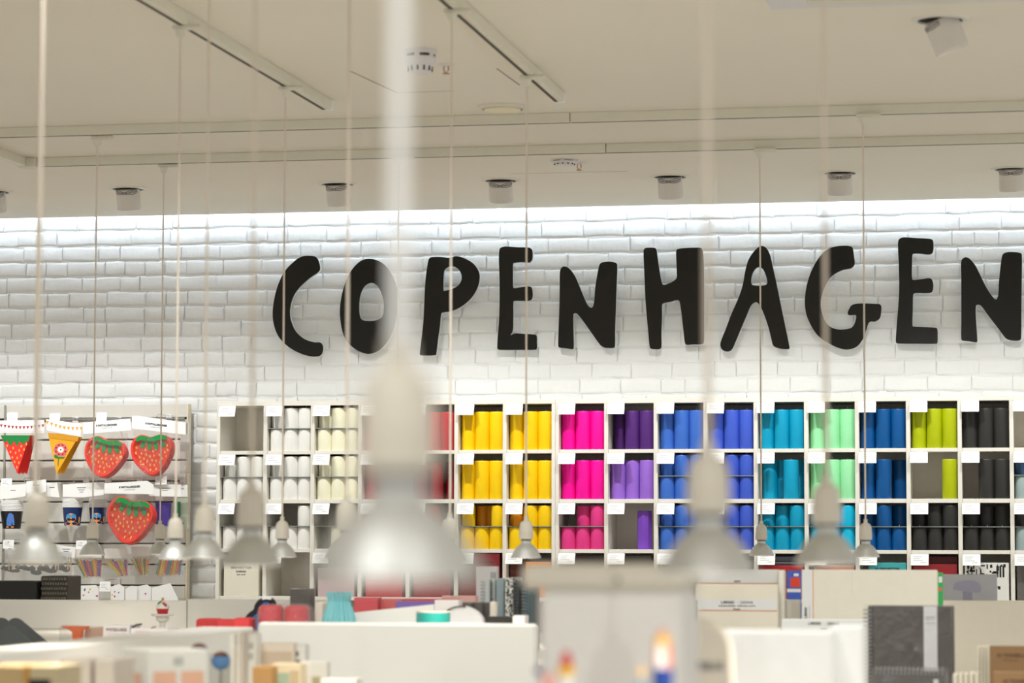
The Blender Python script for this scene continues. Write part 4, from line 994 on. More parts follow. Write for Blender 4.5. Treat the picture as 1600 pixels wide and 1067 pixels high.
# --- on the long island, left
slatem = mat('dark slate grey', (84, 88, 88), 0.55)
def slate(cx, cy, Y, ang, label, s=0.36):
    p = at(cx, cy, Y); t = thing('slate_tray', label, 'tray', (p.x, Y, D1), 'dark grey slate trays')
    sq = []
    for k in range(4):
        for j in range(5):
            a = math.pi / 2 * k + math.pi / 8 * j - math.pi / 4 + math.pi / 4; r = 0.03
            ccx, ccz = [(1, 1), (-1, 1), (-1, -1), (1, -1)][k]; sq.append((ccx * (s / 2 - r) + r * math.cos(a), ccz * (s / 2 - r) + r * math.sin(a)))
    ca, sa = math.cos(ang), math.sin(ang); rot = [(x * ca - z * sa, x * sa + z * ca) for x, z in sq]
    mz = max(z for x, z in rot); mx = [x for x, z in rot if z == mz][0]
    cz = p.z - mz; full = [(x - mx + p.x, z + cz) for x, z in rot]; zm = D1 + 0.001; poly = []
    for (xa_, za_), (xb_, zb_) in zip(full, full[1:] + full[:1]):
        if za_ >= zm: poly.append((xa_, za_))
        if (za_ >= zm) != (zb_ >= zm): f_ = (zm - za_) / (zb_ - za_); poly.append((xa_ + (xb_ - xa_) * f_, zm))
    out = []
    for q in poly:
        if not out or math.dist(q, out[-1]) > 1e-4: out.append(q)
    obj('board', MB().prism(out, lambda x, z: (x, Y, z), (0, 0.010, 0)), slatem, t)
slate(22, 965.5, 8.75, R(52), 'tall dark slate tray with its corner pointing up, rear one'); slate(14, 978, 8.60, R(50), 'lower dark slate tray in front of the taller one'); slate(1, 965, 8.9, R(46), 'dark slate tray cut off at the left edge')
orng = mat('orange plastic', (240, 104, 20), 0.35)
c, h = base_pt(117, 978, 8.7, D1); t = thing('orange_scoop_pack', 'orange plastic tool in a clear bag beside the slate trays', 'kitchen tool', c)
flat('orange_tool', [(97, 978), (137, 978.5), (137, 982), (128, 983), (127, 994), (124, 1007), (114, 1007), (112, 987), (105, 982), (97, 981)], 8.7, orng, t, 0.02)
flat('film_bag', [(92, 980), (97, 976), (160, 979), (160, 1008), (92, 1008)], 8.69, FILM, t, 0.03); flat('card', [(132, 982), (160, 979), (160, 1007), (132, 1007)], 8.73, mat('peach card', (238, 190, 160), 0.5), t, 0.01)
whitebox = mat('white carton', (240, 234, 230), 0.5)
t, w, h = block('ornament_box', 'white carton lettered with a bell name beside the orange bag', 'box', 161, 203, 977, 8.45, 0.1, D1, whitebox)
ptext(t, 'lettering', 'PYNTEKLOKKE', 0, h - 0.0145, 0.012, w * 0.76, mat('brown ink', (128, 96, 96), 0.6), -0.0508, 0.0004); ptext(t, 'lettering', 'decorative bell', 0, h - 0.026, 0.006, w * 0.7, mat('pink ink', (214, 170, 164), 0.6), -0.0508)
ploc(t, 'blue_edge', MB().box((w / 2 + 0.0006, 0, h / 2), (0.001, 0.098, h * 0.98)), mat('pale blue carton', (178, 190, 206), 0.5))
t, w, h = block('ornament_box', 'white carton with open brown flap right of the lettered one', 'box', 204, 262, 982, 8.35, 0.12, D1, whitebox)
ptext(t, 'lettering', 'PYNTEKLOKKE', -0.02, h - 0.012, 0.010, w * 0.4, mat('pink ink', (214, 170, 164), 0.6), -0.0608)
ploc(t, 'flap', MB().tube([(-w / 2 + 0.002, -0.05, h + 0.002), (-w / 2 + 0.012, -0.04, h + 0.010), (-w / 2 + 0.026, -0.03, h + 0.012)], 0.003, 6), mat('brown board', (88, 56, 24), 0.6))
ploc(t, 'flap', MB().tube([(w * 0.02, -0.05, h + 0.0), (w * 0.12, -0.04, h + 0.005)], 0.0016, 6).tube([(w * 0.3, -0.055, h - 0.006), (w * 0.42, -0.05, h + 0.001)], 0.0016, 6), mat('dark card edge', (60, 52, 46), 0.6))
# cake stand and cupcake
c, h = base_pt(254, 959, 9.3, D1); t = thing('cake_stand', 'white pedestal stand carrying the cupcake ornament', 'cake stand', c)
obj('stand', MB().lathe([(0.045, 0.0005), (0.044, 0.006), (0.02, 0.012), (0.0095, 0.022), (0.0095, h - 0.034), (0.014, h - 0.026), (0.0225, h - 0.022), (0.0225, h - 0.008), (0.037, h - 0.006), (0.039, h - 0.002), (0.038, h)], 32), mat('white enamel', (238, 234, 226), 0.35), t, smooth=True, local=True)
c2 = Vector((c.x, c.y, D1 + h + 0.0005)); t = thing('cupcake_ornament', 'small cupcake ornament with red case and white icing on the pedestal', 'ornament', c2)
obj('red_case', MB().lathe([(0.017, 0), (0.0215, 0.016), (0.022, 0.0175)], 24), mat('ornament red', (200, 40, 48), 0.35), t, smooth=True, local=True)
ic = obj('icing', MB().lathe([(0.0225, 0.017), (0.0235, 0.022), (0.021, 0.03), (0.0145, 0.036), (0.011, 0.041), (0.004, 0.045), (0.001, 0.0455)], 24), mat('icing white', (236, 232, 226), 0.4), t, smooth=True, local=True)
obj('leaf', MB().tube([(-0.012, -0.017, 0.033), (-0.006, -0.014, 0.039), (0, -0.008, 0.043)], 0.0028, 6), greenm, ic, local=True); obj('berry', MB().tube([(0.006, -0.016, 0.037), (0.013, -0.017, 0.032), (0.017, -0.014, 0.026)], 0.004, 8), mat('ornament red', (200, 40, 48), 0.35), ic, local=True)
obj('gold_cap', MB().lathe([(0.0045, 0.045), (0.0045, 0.051), (0.002, 0.055)], 12), mat('gold', (196, 140, 40), 0.3, metal=0.8), t, smooth=True, local=True)
# red boxes
redbox = mat('matt red carton', (196, 52, 54), 0.5)
for k, (x0, x1, yt) in enumerate(((303, 337, 967), (335, 366, 968), (361, 388, 966))):
    block('red_box', 'small red carton, %s of three in a row left of the red candle bag' % ['leftmost', 'middle', 'rightmost'][k], 'box', x0, x1, yt, 8.3 - 0.11 * k, 0.1, D1, redbox, rz=R(8), bevel=0.006, group='red cartons in a row')
# dark sequinned stocking
t = thing('felt_stocking', 'dark blue felt decoration with black border standing behind the red candle bag', 'decoration', at(404, 985, 8.5).xy.to_3d() + Vector((0, 0, D1)))
so = smooth_loop([(381, 985), (382, 967), (388, 958), (396, 952), (398, 945), (404, 937), (413, 933.5), (424, 936), (428, 944), (426, 955), (424, 985)], 3); si = smooth_loop([(392, 984), (393, 968), (398, 961), (404, 958), (407, 950), (412, 941), (420, 942), (421, 955), (418, 984)], 3)
flat('border', so, 8.5, mat('black felt', (22, 26, 36), 0.7), t, 0.03); flat('blue_field', si, 8.496, mat('blue felt', (58, 104, 160), 0.7), t, 0.003)
flat('top_bow', [(409, 933), (413, 930), (418, 932), (424, 933), (423, 937), (416, 936), (410, 937)], 8.494, CARD, t, 0.004)
# red candle bag
c = at(443, 972, 8.15); c.z = D1; t = thing('candle_bag', 'clear bag of red candles on the island below the bare shelf cube', 'candles', c)
for k, x in enumerate((424, 464)):
    p, h = base_pt(x, 944.5 + k, 8.17, D1); p = p - c; obj('red_candle', MB().lathe([(0.036, 0.0005), (0.0375, 0.01), (0.0375, h - 0.014), (0.035, h - 0.006), (0.028, h - 0.001), (0.006, h)], 28, p), mat('glossy red wax', (206, 30, 52), 0.3), t, smooth=True, local=True)
flat('film_bag', smooth_loop([(402, 985), (402, 955), (408, 946), (430, 943), (470, 943), (482, 948), (485, 960), (485, 985)], 2), 8.11, film_mat('glinting film', fac=0.14, rough=0.06, bscale=90), t, 0.05)
block('photo_album', 'dark grey album standing behind the red candle bag', 'album', 453, 486, 920, 8.9, 0.05, D1, mat('album grey', (84, 80, 76), 0.5))
block('cream_card_block', 'narrow cream block beside the teal cellophane bag', 'box', 493, 504, 942, 8.3, 0.05, D1, mat('cream card', (232, 222, 206), 0.6))
# teal cellophane bag
c, h = base_pt(530, 925, 8.2, D1); t = thing('cellophane_bag', 'teal cellophane bag with gathered pleats below the huge bulb', 'gift bag', c)
vs = []; fs = []; n = 40; tr = random.Random(8)
prof = [(0.050, 0.0005), (0.052, h * 0.35), (0.046, h * 0.6), (0.03, h * 0.85), (0.036, h)]
for r_, z in prof:
    for k in range(n): a = 2 * math.pi * k / n; rr = r_ * (1 + 0.13 * (1 if k % 2 else -1) * (z / h)) ; vs.append((rr * math.cos(a), rr * math.sin(a) * 0.8, z))
for i in range(len(prof) - 1):
    for k in range(n): fs.append((i * n + k, i * n + (k + 1) % n, (i + 1) * n + (k + 1) % n, (i + 1) * n + k))
obj('pleated_bag', MB().add(vs, fs), mat('teal cellophane', (126, 192, 198), 0.2), t, local=True)
# red packets and the white sloping board
rp = mat('coral carton', (206, 84, 92), 0.5)
block('coral_packet', 'coral packet right of the teal cellophane bag', 'box', 553, 590, 934, 8.9, 0.06, D1, rp); block('coral_packet', 'coral packet with green corner under the huge bulb', 'box', 592, 628, 936, 8.95, 0.06, D1, mat('coral carton light', (214, 110, 108), 0.5))
block('violet_packet', 'violet packet beneath the huge bulb', 'box', 618, 682, 940, 8.85, 0.05, D1, mat('violet carton', (128, 104, 176), 0.5)); block('coral_packet', 'long coral packet behind the violet packet', 'box', 630, 716, 936, 9.1, 0.06, D1, rp)
block('coral_packet', 'coral packet with a green patch behind the white tape box', 'box', 690, 742, 931, 9.3, 0.06, D1, mat('pale coral carton', (220, 176, 170), 0.5))
t = thing('sloping_board', 'white sloping board in front of the coral packets', 'sign board', at(615, 985, 8.3).xy.to_3d() + Vector((0, 0, D1))); flat('board', [(553, 957), (678, 944), (678, 1000), (553, 1000)], 8.3, panelm, t, 0.02)
# tape things
t, w, h = block('tape_box', 'white carton behind the teal tape roll', 'box', 679, 717, 938, 8.25, 0.06, D1, whitebox)
p = at(691, 985, 8.0); teal = mat('teal tape', (40, 160, 150), 0.3)
c, h = base_pt(677, 955, 7.85, D1); t = thing('tape_roll', 'teal tape roll lying on the island', 'tape', c)
obj('roll', MB().lathe([(0.047, 0.0005), (0.048, 0.004), (0.048, h - 0.002), (0.046, h)], 36), teal, t, smooth=True, local=True); obj('rim', MB().lathe([(0.0485, h - 0.003), (0.0485, h + 0.0005), (0.03, h + 0.001)], 36, cap0=False), mat('tape core', (226, 206, 190), 0.5), t, smooth=True, local=True)
c, h = base_pt(718, 947, 8.06, D1); t = thing('tape_dispenser', 'round white tape dispenser with dark arrow mark', 'tape dispenser', c + Vector((0.006, 0, 0)))
M = Matrix.Rotation(R(90), 3, 'X'); r_ = h / 2
obj('disc', MB().lathe([(r_ * 0.96, -0.03), (r_, -0.026), (r_, 0.0), (r_ * 0.96, 0.004)], 36, (0, 0, r_ + 0.0005), M), plasticw, t, smooth=True, local=True); obj('hub_ring', MB().lathe([(r_ * 0.26, 0.005), (r_ * 0.2, 0.0055)], 24, (0, 0, r_), M, cap0=False, cap1=False), BLACKINK, t, local=True)
obj('dark_band', MB().tube([(r_ * 1.0 * math.cos(a), -0.006, r_ + r_ * 1.0 * math.sin(a)) for a in [R(80 + 8 * k) for k in range(10)]], 0.0022, 6), BLACKINK, t, local=True)
smoke = mat('smoky plastic', (92, 88, 84), 0.2)
for k, (x0, x1) in enumerate(((718, 735), (736, 752), (753, 766))): block('smoky_box', 'smoky grey plastic box, %s of three beside the notebooks' % ['first', 'second', 'third'][k], 'box', x0, x1, 941.5, 8.3 + 0.05 * k, 0.08, D1, smoke, group='smoky plastic boxes')
block('cream_card_block', 'narrow cream block in front of the smoky boxes', 'box', 765.5, 774.5, 940.5, 8.2, 0.03, D1, mat('cream card', (232, 222, 206), 0.6))
# upright spiral notebooks seen from the spine
speck = mat('speckled black and white', (210, 206, 196), 0.5)
nt = speck.node_tree; b_ = nt.nodes['Principled BSDF']; vz = nt.nodes.new('ShaderNodeTexNoise'); vz.inputs['Scale'].default_value = 190; vz.inputs['Detail'].default_value = 1
rp_ = nt.nodes.new('ShaderNodeValToRGB'); rp_.color_ramp.interpolation = 'CONSTANT'; rp_.color_ramp.elements[0].color = (0.02, 0.02, 0.02, 1); rp_.color_ramp.elements[1].color = (0.7, 0.68, 0.62, 1); rp_.color_ramp.elements[1].position = 0.5
tcn = nt.nodes.new('ShaderNodeTexCoord'); nt.links.new(tcn.outputs['Object'], vz.inputs['Vector']); nt.links.new(vz.outputs['Fac'], rp_.inputs['Fac']); nt.links.new(rp_.outputs['Color'], b_.inputs['Base Color'])
def spine_book(x0, x1, yt, Y, m, label, rings=True):
    t, w, h = block('spiral_notebook', label, 'notebook', x0, x1, yt, Y, 0.15, D1, m, group='upright spiral notebooks')
    if rings:
        for k in range(int(h / 0.010)):
            ploc(t, 'wire_ring', MB().tube([(-w * 0.42, -0.072, k * 0.010 + 0.006), (-w * 0.6, -0.082, k * 0.010 + 0.0075), (-w * 0.3, -0.084, k * 0.010 + 0.009), (0, -0.0755, k * 0.010 + 0.006)], 0.0011, 5), steel)
spine_book(752, 765, 905, 8.6, mat('pale grey book', (186, 190, 188), 0.5), 'pale grey spiral notebook, first from the left'); spine_book(768, 774, 905, 8.62, mat('pale grey book', (186, 190, 188), 0.5), 'thin pale grey spiral notebook, second from the left')
spine_book(775, 788, 904, 8.6, mat('blue grey book', (140, 156, 160), 0.4), 'blue grey notebook, third from the left', False); spine_book(789, 802, 903, 8.55, speck, 'black and white speckled notebook', False)
spine_book(805, 812, 908, 8.55, mat('charcoal book', (64, 70, 72), 0.4), 'charcoal spiral notebook right of the speckled one'); spine_book(816, 829, 918, 8.5, mat('petrol book', (72, 90, 96), 0.35), 'petrol grey spiral notebook, rightmost of the row')
block('black_tray', 'low black tray in front of the upright notebooks', 'tray', 758, 803, 964, 8.05, 0.08, D1, mat('black plastic', (40, 38, 36), 0.4)); block('white_block', 'small white block at the end of the black tray', 'box', 801, 820, 962, 7.95, 0.06, D1, whitebox)
t, w, h = block('white_packet', 'grey white packet with silver emblem above the notebooks', 'packet', 744, 777, 885, 9.4, 0.03, D1, mat('grey white packet', (206, 204, 206), 0.4)); ploc(t, 'emblem', rect(MB(), (w * 0.32, -0.0158, h - 0.03), X1, Z1, 0.02, 0.022), steel)
block('black_chest', 'black storage box at the left edge under the party goods', 'box', -40, 57, 908, 10.75, 0.2, 0.9, mat('black leatherette', (34, 32, 30), 0.6), rz=0.0, bevel=0.004)
wv = mat('black woven basket', (70, 66, 58), 0.6)
t, w, h = block('woven_basket', 'black woven basket beside the black storage box', 'basket', 64, 106, 900, 10.78, 0.16, 0.9, wv, bevel=0.004)
for j in range(7):
    for i in range(10):
        ploc(t, 'weave_strand', MB().rbox((-w / 2 + (i + 0.5 + 0.5 * (j % 2)) * w / 10.5, -0.083, h - 0.012 - j * 0.019), (0.0085, 0.008, 0.011), 0.002), mat('grey weave strand', (120, 116, 104), 0.5))  # strands in a paler grey than the basket body
t = thing('low_stand', 'white stand carrying the black storage box and basket', 'stand', (-4.0, 10.9, 0))
u, v = at(-60, 935, 10.8), at(112, 935, 10.8)
obj('top', MB().box2((u.x, 10.65, 0.87), (v.x, 11.2, 0.8995)), deckm, t); obj('legs_panel', MB().box2((u.x + 0.02, 10.7, 0), (v.x - 0.02, 11.15, 0.87)), panelm, t)

# --- near left shelf goods
tan = mat('tan carton', (206, 178, 128), 0.5); ochre = mat('ochre carton', (214, 160, 80), 0.5); palegrey = mat('pale grey carton', (214, 204, 190), 0.5); softw = mat('soft white carton', (240, 238, 230), 0.45)
salmon = mat('salmon print', (240, 190, 160), 0.5); sage = mat('sage print', (176, 196, 168), 0.5); greyp = mat('grey print', (196, 198, 190), 0.6)
block('tan_box', 'tan carton at the bottom left corner', 'box', -30, 37, 1041, 4.6, 0.12, D2, tan); block('ochre_book', 'thin ochre book between two tan cartons', 'book', 37, 45, 1040, 4.6, 0.12, D2, ochre)
t, w, h = block('tan_box', 'tan carton with dark lettering beside the ochre book', 'box', 46, 90, 1041, 4.6, 0.12, D2, mat('straw carton', (212, 196, 158), 0.5)); face_rect(t, 'dark_print', w, h, 0.12, 0.0, 0.07, 0.75, 0.11, BLACKINK)
block('grey_carton', 'pale grey carton, first of two behind the tan ones', 'box', 92, 142, 1030, 5.0, 0.12, D2, palegrey); block('grey_carton', 'pale grey carton, second of two behind the tan ones', 'box', 147, 178, 1031, 5.0, 0.12, D2, palegrey)
p = at(258, 1013, 5.3); t = thing('white_gift_box', 'large white carton with salmon printed windows at bottom left', 'box', (p.x, p.y, D2), rz=R(38)); _base[t.name] = Vector((0, 0, 0)); h = p.z - D2
obj('body', MB().rbox((0.0, 0.0, h / 2 + 0.0005), (0.125, 0.145, h), 0.003), softw, t, local=True)
for k, (fx0, fx1) in enumerate(((-0.05, -0.004), (0.006, 0.052))): ploc(t, 'salmon_window', rect(MB(), ((fx0 + fx1) / 2, -0.0732, h - 0.066), X1, Z1, fx1 - fx0, 0.05), salmon)
ploc(t, 'grey_print', rect(MB(), (0.0, -0.0732, h - 0.022), X1, Z1, 0.02, 0.016), greyp)
ploc(t, 'side_lettering', rect(rect(MB(), (-0.0632, 0.02, h - 0.022), (0, 1, 0), Z1, 0.06, 0.004), (-0.0632, 0.0, h - 0.06), (0, 1, 0), Z1, 0.08, 0.03), salmon)
bluep = mat('blue bauble', (92, 130, 176), 0.7, spec=0.1)
for k, (x, y, rr_) in enumerate(((311, 1019, 15), (345, 1032, 15))):
    p = at(x, y, 6.1); r_ = rr_ * 6.2 / F
    t = thing('bauble', 'blue bauble with brown cap, %s of the pair on the side shelf' % ['upper left', 'lower right'][k], 'ornament', (p.x, p.y, p.z - r_), 'blue baubles')
    obj('ball', MB().lathe([(max(r_ * math.sin(a), 0.0004), r_ - r_ * math.cos(a)) for a in [math.pi * j / 14 for j in range(10)]], 24, cap1=False), bluep, t, smooth=True, local=True); obj('brown_cap', MB().lathe([(max(r_ * math.sin(a), 0.0004), r_ - r_ * math.cos(a)) for a in [math.pi * j / 14 for j in range(9, 15)]], 24, cap0=False), mat('brown glaze', (84, 60, 54), 0.7, spec=0.1), t, smooth=True, local=True)
    obj('rod', MB().tube([(0, 0, 0.001), (0, 0, -(p.z - r_ - D2) + 0.001)], 0.004, 8), steel, t, local=True)
for k in range(4): block('thin_white_book', 'thin white book, %s of four upright ones at the side shelf end' % ['first', 'second', 'third', 'fourth'][k], 'book', 361 + 4.8 * k, 365.0 + 4.8 * k, 991 - k, 6.5, 0.14, D2, [softw, palegrey, softw, palegrey][k], group='thin white books')
t, w, h = block('white_card_pack', 'white card pack with grey and yellow print beside the thin books', 'packet', 381, 400, 990, 6.55, 0.05, D2, softw); face_rect(t, 'grey_print', w, h, 0.05, 0.3, 0.07, 0.8, 0.12, greyp); face_rect(t, 'grey_print', w, h, 0.05, 0.3, 0.15, 0.8, 0.2, greyp); face_rect(t, 'yellow_print', w, h, 0.05, 0.0, 0.2, 0.25, 0.4, mat('yellow print', (244, 206, 80), 0.5))
t, w, h = block('beige_pack', 'beige packet with pinkish window in front of the white partition', 'packet', 402, 459, 1005, 6.6, 0.04, D2, mat('beige pack', (232, 218, 200), 0.5)); face_rect(t, 'window_print', w, h, 0.04, 0.04, 0.07, 0.96, 0.2, mat('window beige', (206, 188, 164), 0.5))
t, w, h = block('white_pack', 'narrow white packet with grey marks right of the beige one', 'packet', 460, 477, 1007, 6.62, 0.04, D2, softw); face_rect(t, 'grey_print', w, h, 0.04, 0.1, 0.06, 0.4, 0.1, INK); face_rect(t, 'grey_print', w, h, 0.04, 0.15, 0.13, 0.55, 0.16, INK)
block('kraft_box', 'kraft brown carton in front of the beige packet', 'box', 394, 424, 1042, 6.1, 0.08, D2, mat('kraft carton', (196, 150, 92), 0.55))
t, w, h = block('cream_game_box', 'cream box with sage green print beside the kraft carton', 'box', 425, 470, 1037, 6.15, 0.06, D2, mat('cream box', (244, 226, 190), 0.5)); face_rect(t, 'sage_print', w, h, 0.06, 0.06, 0.08, 0.6, 0.3, sage); face_rect(t, 'tan_print', w, h, 0.06, 0.62, 0.06, 0.94, 0.3, mat('tan print', (212, 190, 150), 0.5))
t, w, h = block('picture_frame', 'small white picture frame with gold inner edge', 'picture frame', 471, 511, 1034, 6.2, 0.03, D2, softw); face_rect(t, 'gold_picture', w, h, 0.03, 0.42, 0.13, 0.76, 0.35, mat('gold print', (190, 178, 136), 0.4))
block('white_pack', 'low white packet at the bottom right of the picture frame', 'packet', 500, 556, 1061, 6.0, 0.06, D2, softw)

# --- right hand island
D3 = 1.02; YR = 10.0
xl3, xr3 = at(1070, 1000, 7.0).x, 0.45
t = thing('display_island', 'white display island under the canvases and notebooks at right', 'display table', ((xl3 + xr3) / 2, 8.3, 0))
obj('deck', MB().rbox(((xl3 + xr3) / 2, 8.3, D3 - 0.02), (xr3 - xl3, 3.3, 0.04), 0.002), deckm, t); obj('base', MB().box2((xl3 + 0.05, 6.75, 0), (xr3 - 0.05, 9.9, D3 - 0.04)), panelm, t)
u, v = at(1463, 938, YR), at(1700, 938, YR)
t = thing('partition', 'beige white partition panel behind the kraft notebooks', 'partition panel', ((u.x + v.x) / 2, YR, 0)); obj('panel', MB().rbox(((u.x + v.x) / 2, YR + 0.02, u.z / 2), (v.x - u.x, 0.04, u.z), 0.004), mat('beige white laminate', (222, 214, 198), 0.5), t)
canv = mat('raw canvas wrap', (232, 224, 206), 0.6, var=0.03); band = mat('canvas label', (226, 226, 224), 0.45); oline = mat('orange line', (226, 140, 96), 0.6)
def canvas(label, x0, x1, yt, Y, dep, bands, D=None, texts=(), vline=None, m=None):
    t, w, h = block('canvas_pack', label, 'artist canvas', x0, x1, yt, Y, dep, D3, m or canv, bevel=0.003, group='wrapped artist canvases')
    def fz(y): return h - (at((x0 + x1) / 2, yt, Y).z - at((x0 + x1) / 2, y, Y).z)
    for (ya, yb, mm) in bands: ploc(t, 'label_band' if mm is band else 'orange_line', rect(MB(), (0, -dep / 2 - (0.0006 if mm is band else 0.0010), (fz(ya) + fz(yb)) / 2), X1, Z1, w * 0.985, fz(ya) - fz(yb)), mm)
    for (tx, px, py, sz, wp, mm) in texts: ptext(t, 'lettering', tx, (px - (x0 + x1) / 2) / (x1 - x0) * w, fz(py), sz, wp / (x1 - x0) * w, mm, -dep / 2 - 0.0014, 0.0003)
    return t, w, h, fz
canvas('wrapped canvas with two orange lines, rear one under the large blurred bulb', 1089, 1216, 890, 9.05, 0.05, [(891, 911, band), (911.2, 912.2, oline)], texts=[('ÆRRED', 1152, 908.5, 0.008, 11, INK)])
canvas('wrapped canvas lettered LÆRRED CANVAS in front of the rear one', 1087, 1215, 913, 8.92, 0.05, [(936, 953, band), (953.6, 954.8, oline)], texts=[('LÆRRED', 1137, 941.5, 0.011, 21, BLACKINK), ('·', 1153, 941.5, 0.012, 1, INK), ('CANVAS', 1166.5, 941.5, 0.011, 20, INK), ('MALERLÆRRED', 1136, 947, 0.005, 27, INK), ('STRETCHED CANVAS', 1166, 947, 0.005, 28, INK), ('50x60', 1151, 952, 0.006, 11, INK)])
canvas('white edged canvas standing beside the lettered canvas', 1216, 1225, 891, 9.0, 0.06, [], m=mat('canvas edge white', (236, 232, 220), 0.6))
t, w, h = block('brown_box', 'dark brown angled carton left of the canvases', 'box', 1064, 1088, 921, 9.2, 0.06, D3, mat('dark brown carton', (110, 82, 62), 0.6), rz=R(20)); block('grey_box', 'grey carton under the brown one left of the canvases', 'box', 1066, 1087, 938, 8.7, 0.06, D3, mat('mid grey carton', (150, 146, 140), 0.6))
t, w, h = block('crayon_pack', 'blue pack with orange red label between the canvases', 'art supplies', 1229.5, 1251, 892, 9.3, 0.02, D3, mat('pack blue', (70, 104, 206), 0.4)); face_rect(t, 'red_label', w, h, 0.02, 0.25, 0.05, 0.95, 0.122, mat('pack red', (236, 72, 40), 0.4)); face_rect(t, 'white_base', w, h, 0.02, 0.0, 0.135, 1.0, 0.16, CARD); face_rect(t, 'white_mark', w, h, 0.02, 0.5, 0.02, 0.85, 0.04, CARD, 1)
block('grey_board', 'grey board below the blue crayon pack', 'board', 1227, 1250, 937, 9.05, 0.02, D3, mat('grey board', (206, 202, 190), 0.6))
t, w, h, fz = canvas('tall pale canvas with a vertical orange line, widest one', 1252, 1464, 890.5, 8.95, 0.04, [], m=mat('pale canvas', (230, 224, 208), 0.6))
for nm, xp, wd, mm, e in (('label_band', 1261, 17, band, 0), ('orange_line', 1270, 1.1, oline, 1)): ploc(t, nm, rect(MB(), ((xp - 1358) / 212 * w, -0.0206 - 0.0004 * e, (h + fz(1010)) / 2), X1, Z1, wd / 212 * w, h - fz(1010)), mm)
ploc(t, 'seam', rect(MB(), ((1331 - 1358) / 212 * w, -0.0206, h - 0.04), X1, Z1, 0.0008, 0.07), greyp)
ptext(t, 'lettering', 'LÆRRED', (1258.5 - 1358) / 212 * w, fz(958), 0.011, 0.035, BLACKINK, -0.0216, 0.0003, up=(-1, 0, 0), ux=(0, 0, 1)); ptext(t, 'lettering', 'stretched canvas', (1264 - 1358) / 212 * w, fz(958), 0.005, 0.04, INK, -0.0216, 0, up=(-1, 0, 0), ux=(0, 0, 1))
canvas('low canvas lettered LÆRRED CANVAS in front of the tall pale canvas', 1221, 1360, 968, 8.3, 0.05, [(969, 984.5, band), (984.6, 985.4, mat('pale orange line', (240, 200, 180), 0.6))], texts=[('LÆRRED', 1273, 974.5, 0.010, 20, BLACKINK), ('·', 1288, 974.5, 0.01, 1, INK), ('CANVAS', 1302, 974.5, 0.010, 19, BLACKINK), ('50x60', 1287, 982, 0.005, 10, INK)], m=mat('white canvas', (240, 238, 232), 0.6))
t, w, h = block('green_pack', 'narrow green and white pack beside the lamp box', 'packet', 1464, 1473, 895, 9.5, 0.03, D3, mat('pack green', (60, 184, 96), 0.4)); face_rect(t, 'white_label', w, h, 0.03, 0.3, 0.03, 0.9, 0.075, CARD); face_rect(t, 'coral_mark', w, h, 0.03, 0.1, 0.115, 0.8, 0.14, mat('pack coral', (240, 110, 84), 0.4))
# lamp carton
t, w, h = block('lamp_carton', 'lilac grey carton with a mushroom lamp picture', 'box', 1472.5, 1557, 898, 10.18, 0.12, 0.9, mat('lilac grey carton', (176, 176, 180), 0.45))
def lz(y): return h - (at(1515, 898, 10.18).z - at(1515, y, 10.18).z)
def lx(x): return (x - 1514.75) / 84.5 * w
lampp = mat('lamp picture', (158, 156, 174), 0.45)
ploc(t, 'shade_print', MB().prism(smooth_loop([(1489, 918), (1492, 911), (1500, 908), (1512, 906.8), (1522, 907.5), (1530, 912), (1533, 920), (1531, 925), (1520, 925.5), (1500, 923), (1490, 921)], 3), lambda x, y: (lx(x), -0.0608, lz(y)), (0, 0.0004, 0)), lampp)
ploc(t, 'stem_print', MB().prism([(1504, 924), (1519, 926), (1519, 940), (1504, 940)], lambda x, y: (lx(x), -0.0606, lz(y)), (0, 0.0004, 0)), mat('lamp stem picture', (148, 146, 164), 0.45))
st = thing('low_stand', 'white stand behind the beige partition carrying the lamp carton', 'stand', (at(1515, 940, 10.3).x, 10.3, 0)); obj('top', MB().box2((at(1463, 940, 10.2).x, 10.08, 0.87), (at(1580, 940, 10.2).x, 10.5, 0.8995)), deckm, st); obj('legs_panel', MB().box2((at(1468, 940, 10.2).x, 10.1, 0), (at(1575, 940, 10.2).x, 10.45, 0.87)), panelm, st)
# spiral sketchbooks
char = mat('charcoal cover', (72, 66, 60), 0.45); page = mat('cream pages', (228, 220, 200), 0.6)
t, w, h = block('sketchbook', 'large charcoal spiral sketchbook in film with a white paper band', 'sketchbook', 1356, 1486, 947, 7.85, 0.03, D3, char)
for k in range(int(h / 0.0105)): ploc(t, 'wire_ring', MB().tube([(-w / 2 + 0.010, -0.0155, k * 0.0105 + 0.006), (-w / 2 - 0.010, -0.020, k * 0.0105 + 0.0068), (-w / 2 - 0.014, 0.0, k * 0.0105 + 0.007), (-w / 2 + 0.0, 0.016, k * 0.0105 + 0.006)], 0.0022, 5), steel)
ploc(t, 'paper_band', MB().box(((1453.5 - 1421) / 130 * w, -0.0158, h / 2), (0.0365, 0.0012, h * 0.998)), mat('grey white band', (222, 222, 224), 0.5))
o = ploc(t, 'printed_lines', rect(rect(rect(MB(), ((1453.5 - 1421) / 130 * w, -0.0168, h - 0.030), X1, Z1, 0.026, 0.002), ((1453 - 1421) / 130 * w, -0.0168, h - 0.036), X1, Z1, 0.022, 0.0012), ((1453.5 - 1421) / 130 * w, -0.0168, h - 0.046), X1, Z1, 0.026, 0.0014), INK)
ploc(t, 'spine_line', rect(MB(), (-w / 2 + 0.012, -0.0156, h / 2), X1, Z1, 0.004, h), BLACKINK)
n = 16; rr = random.Random(4); vs = [(-w / 2 - 0.012 + (w + 0.02) * i / n, -0.021 + rr.uniform(-.002, .002), (h + 0.004) * j / n) for j in range(n + 1) for i in range(n + 1)]
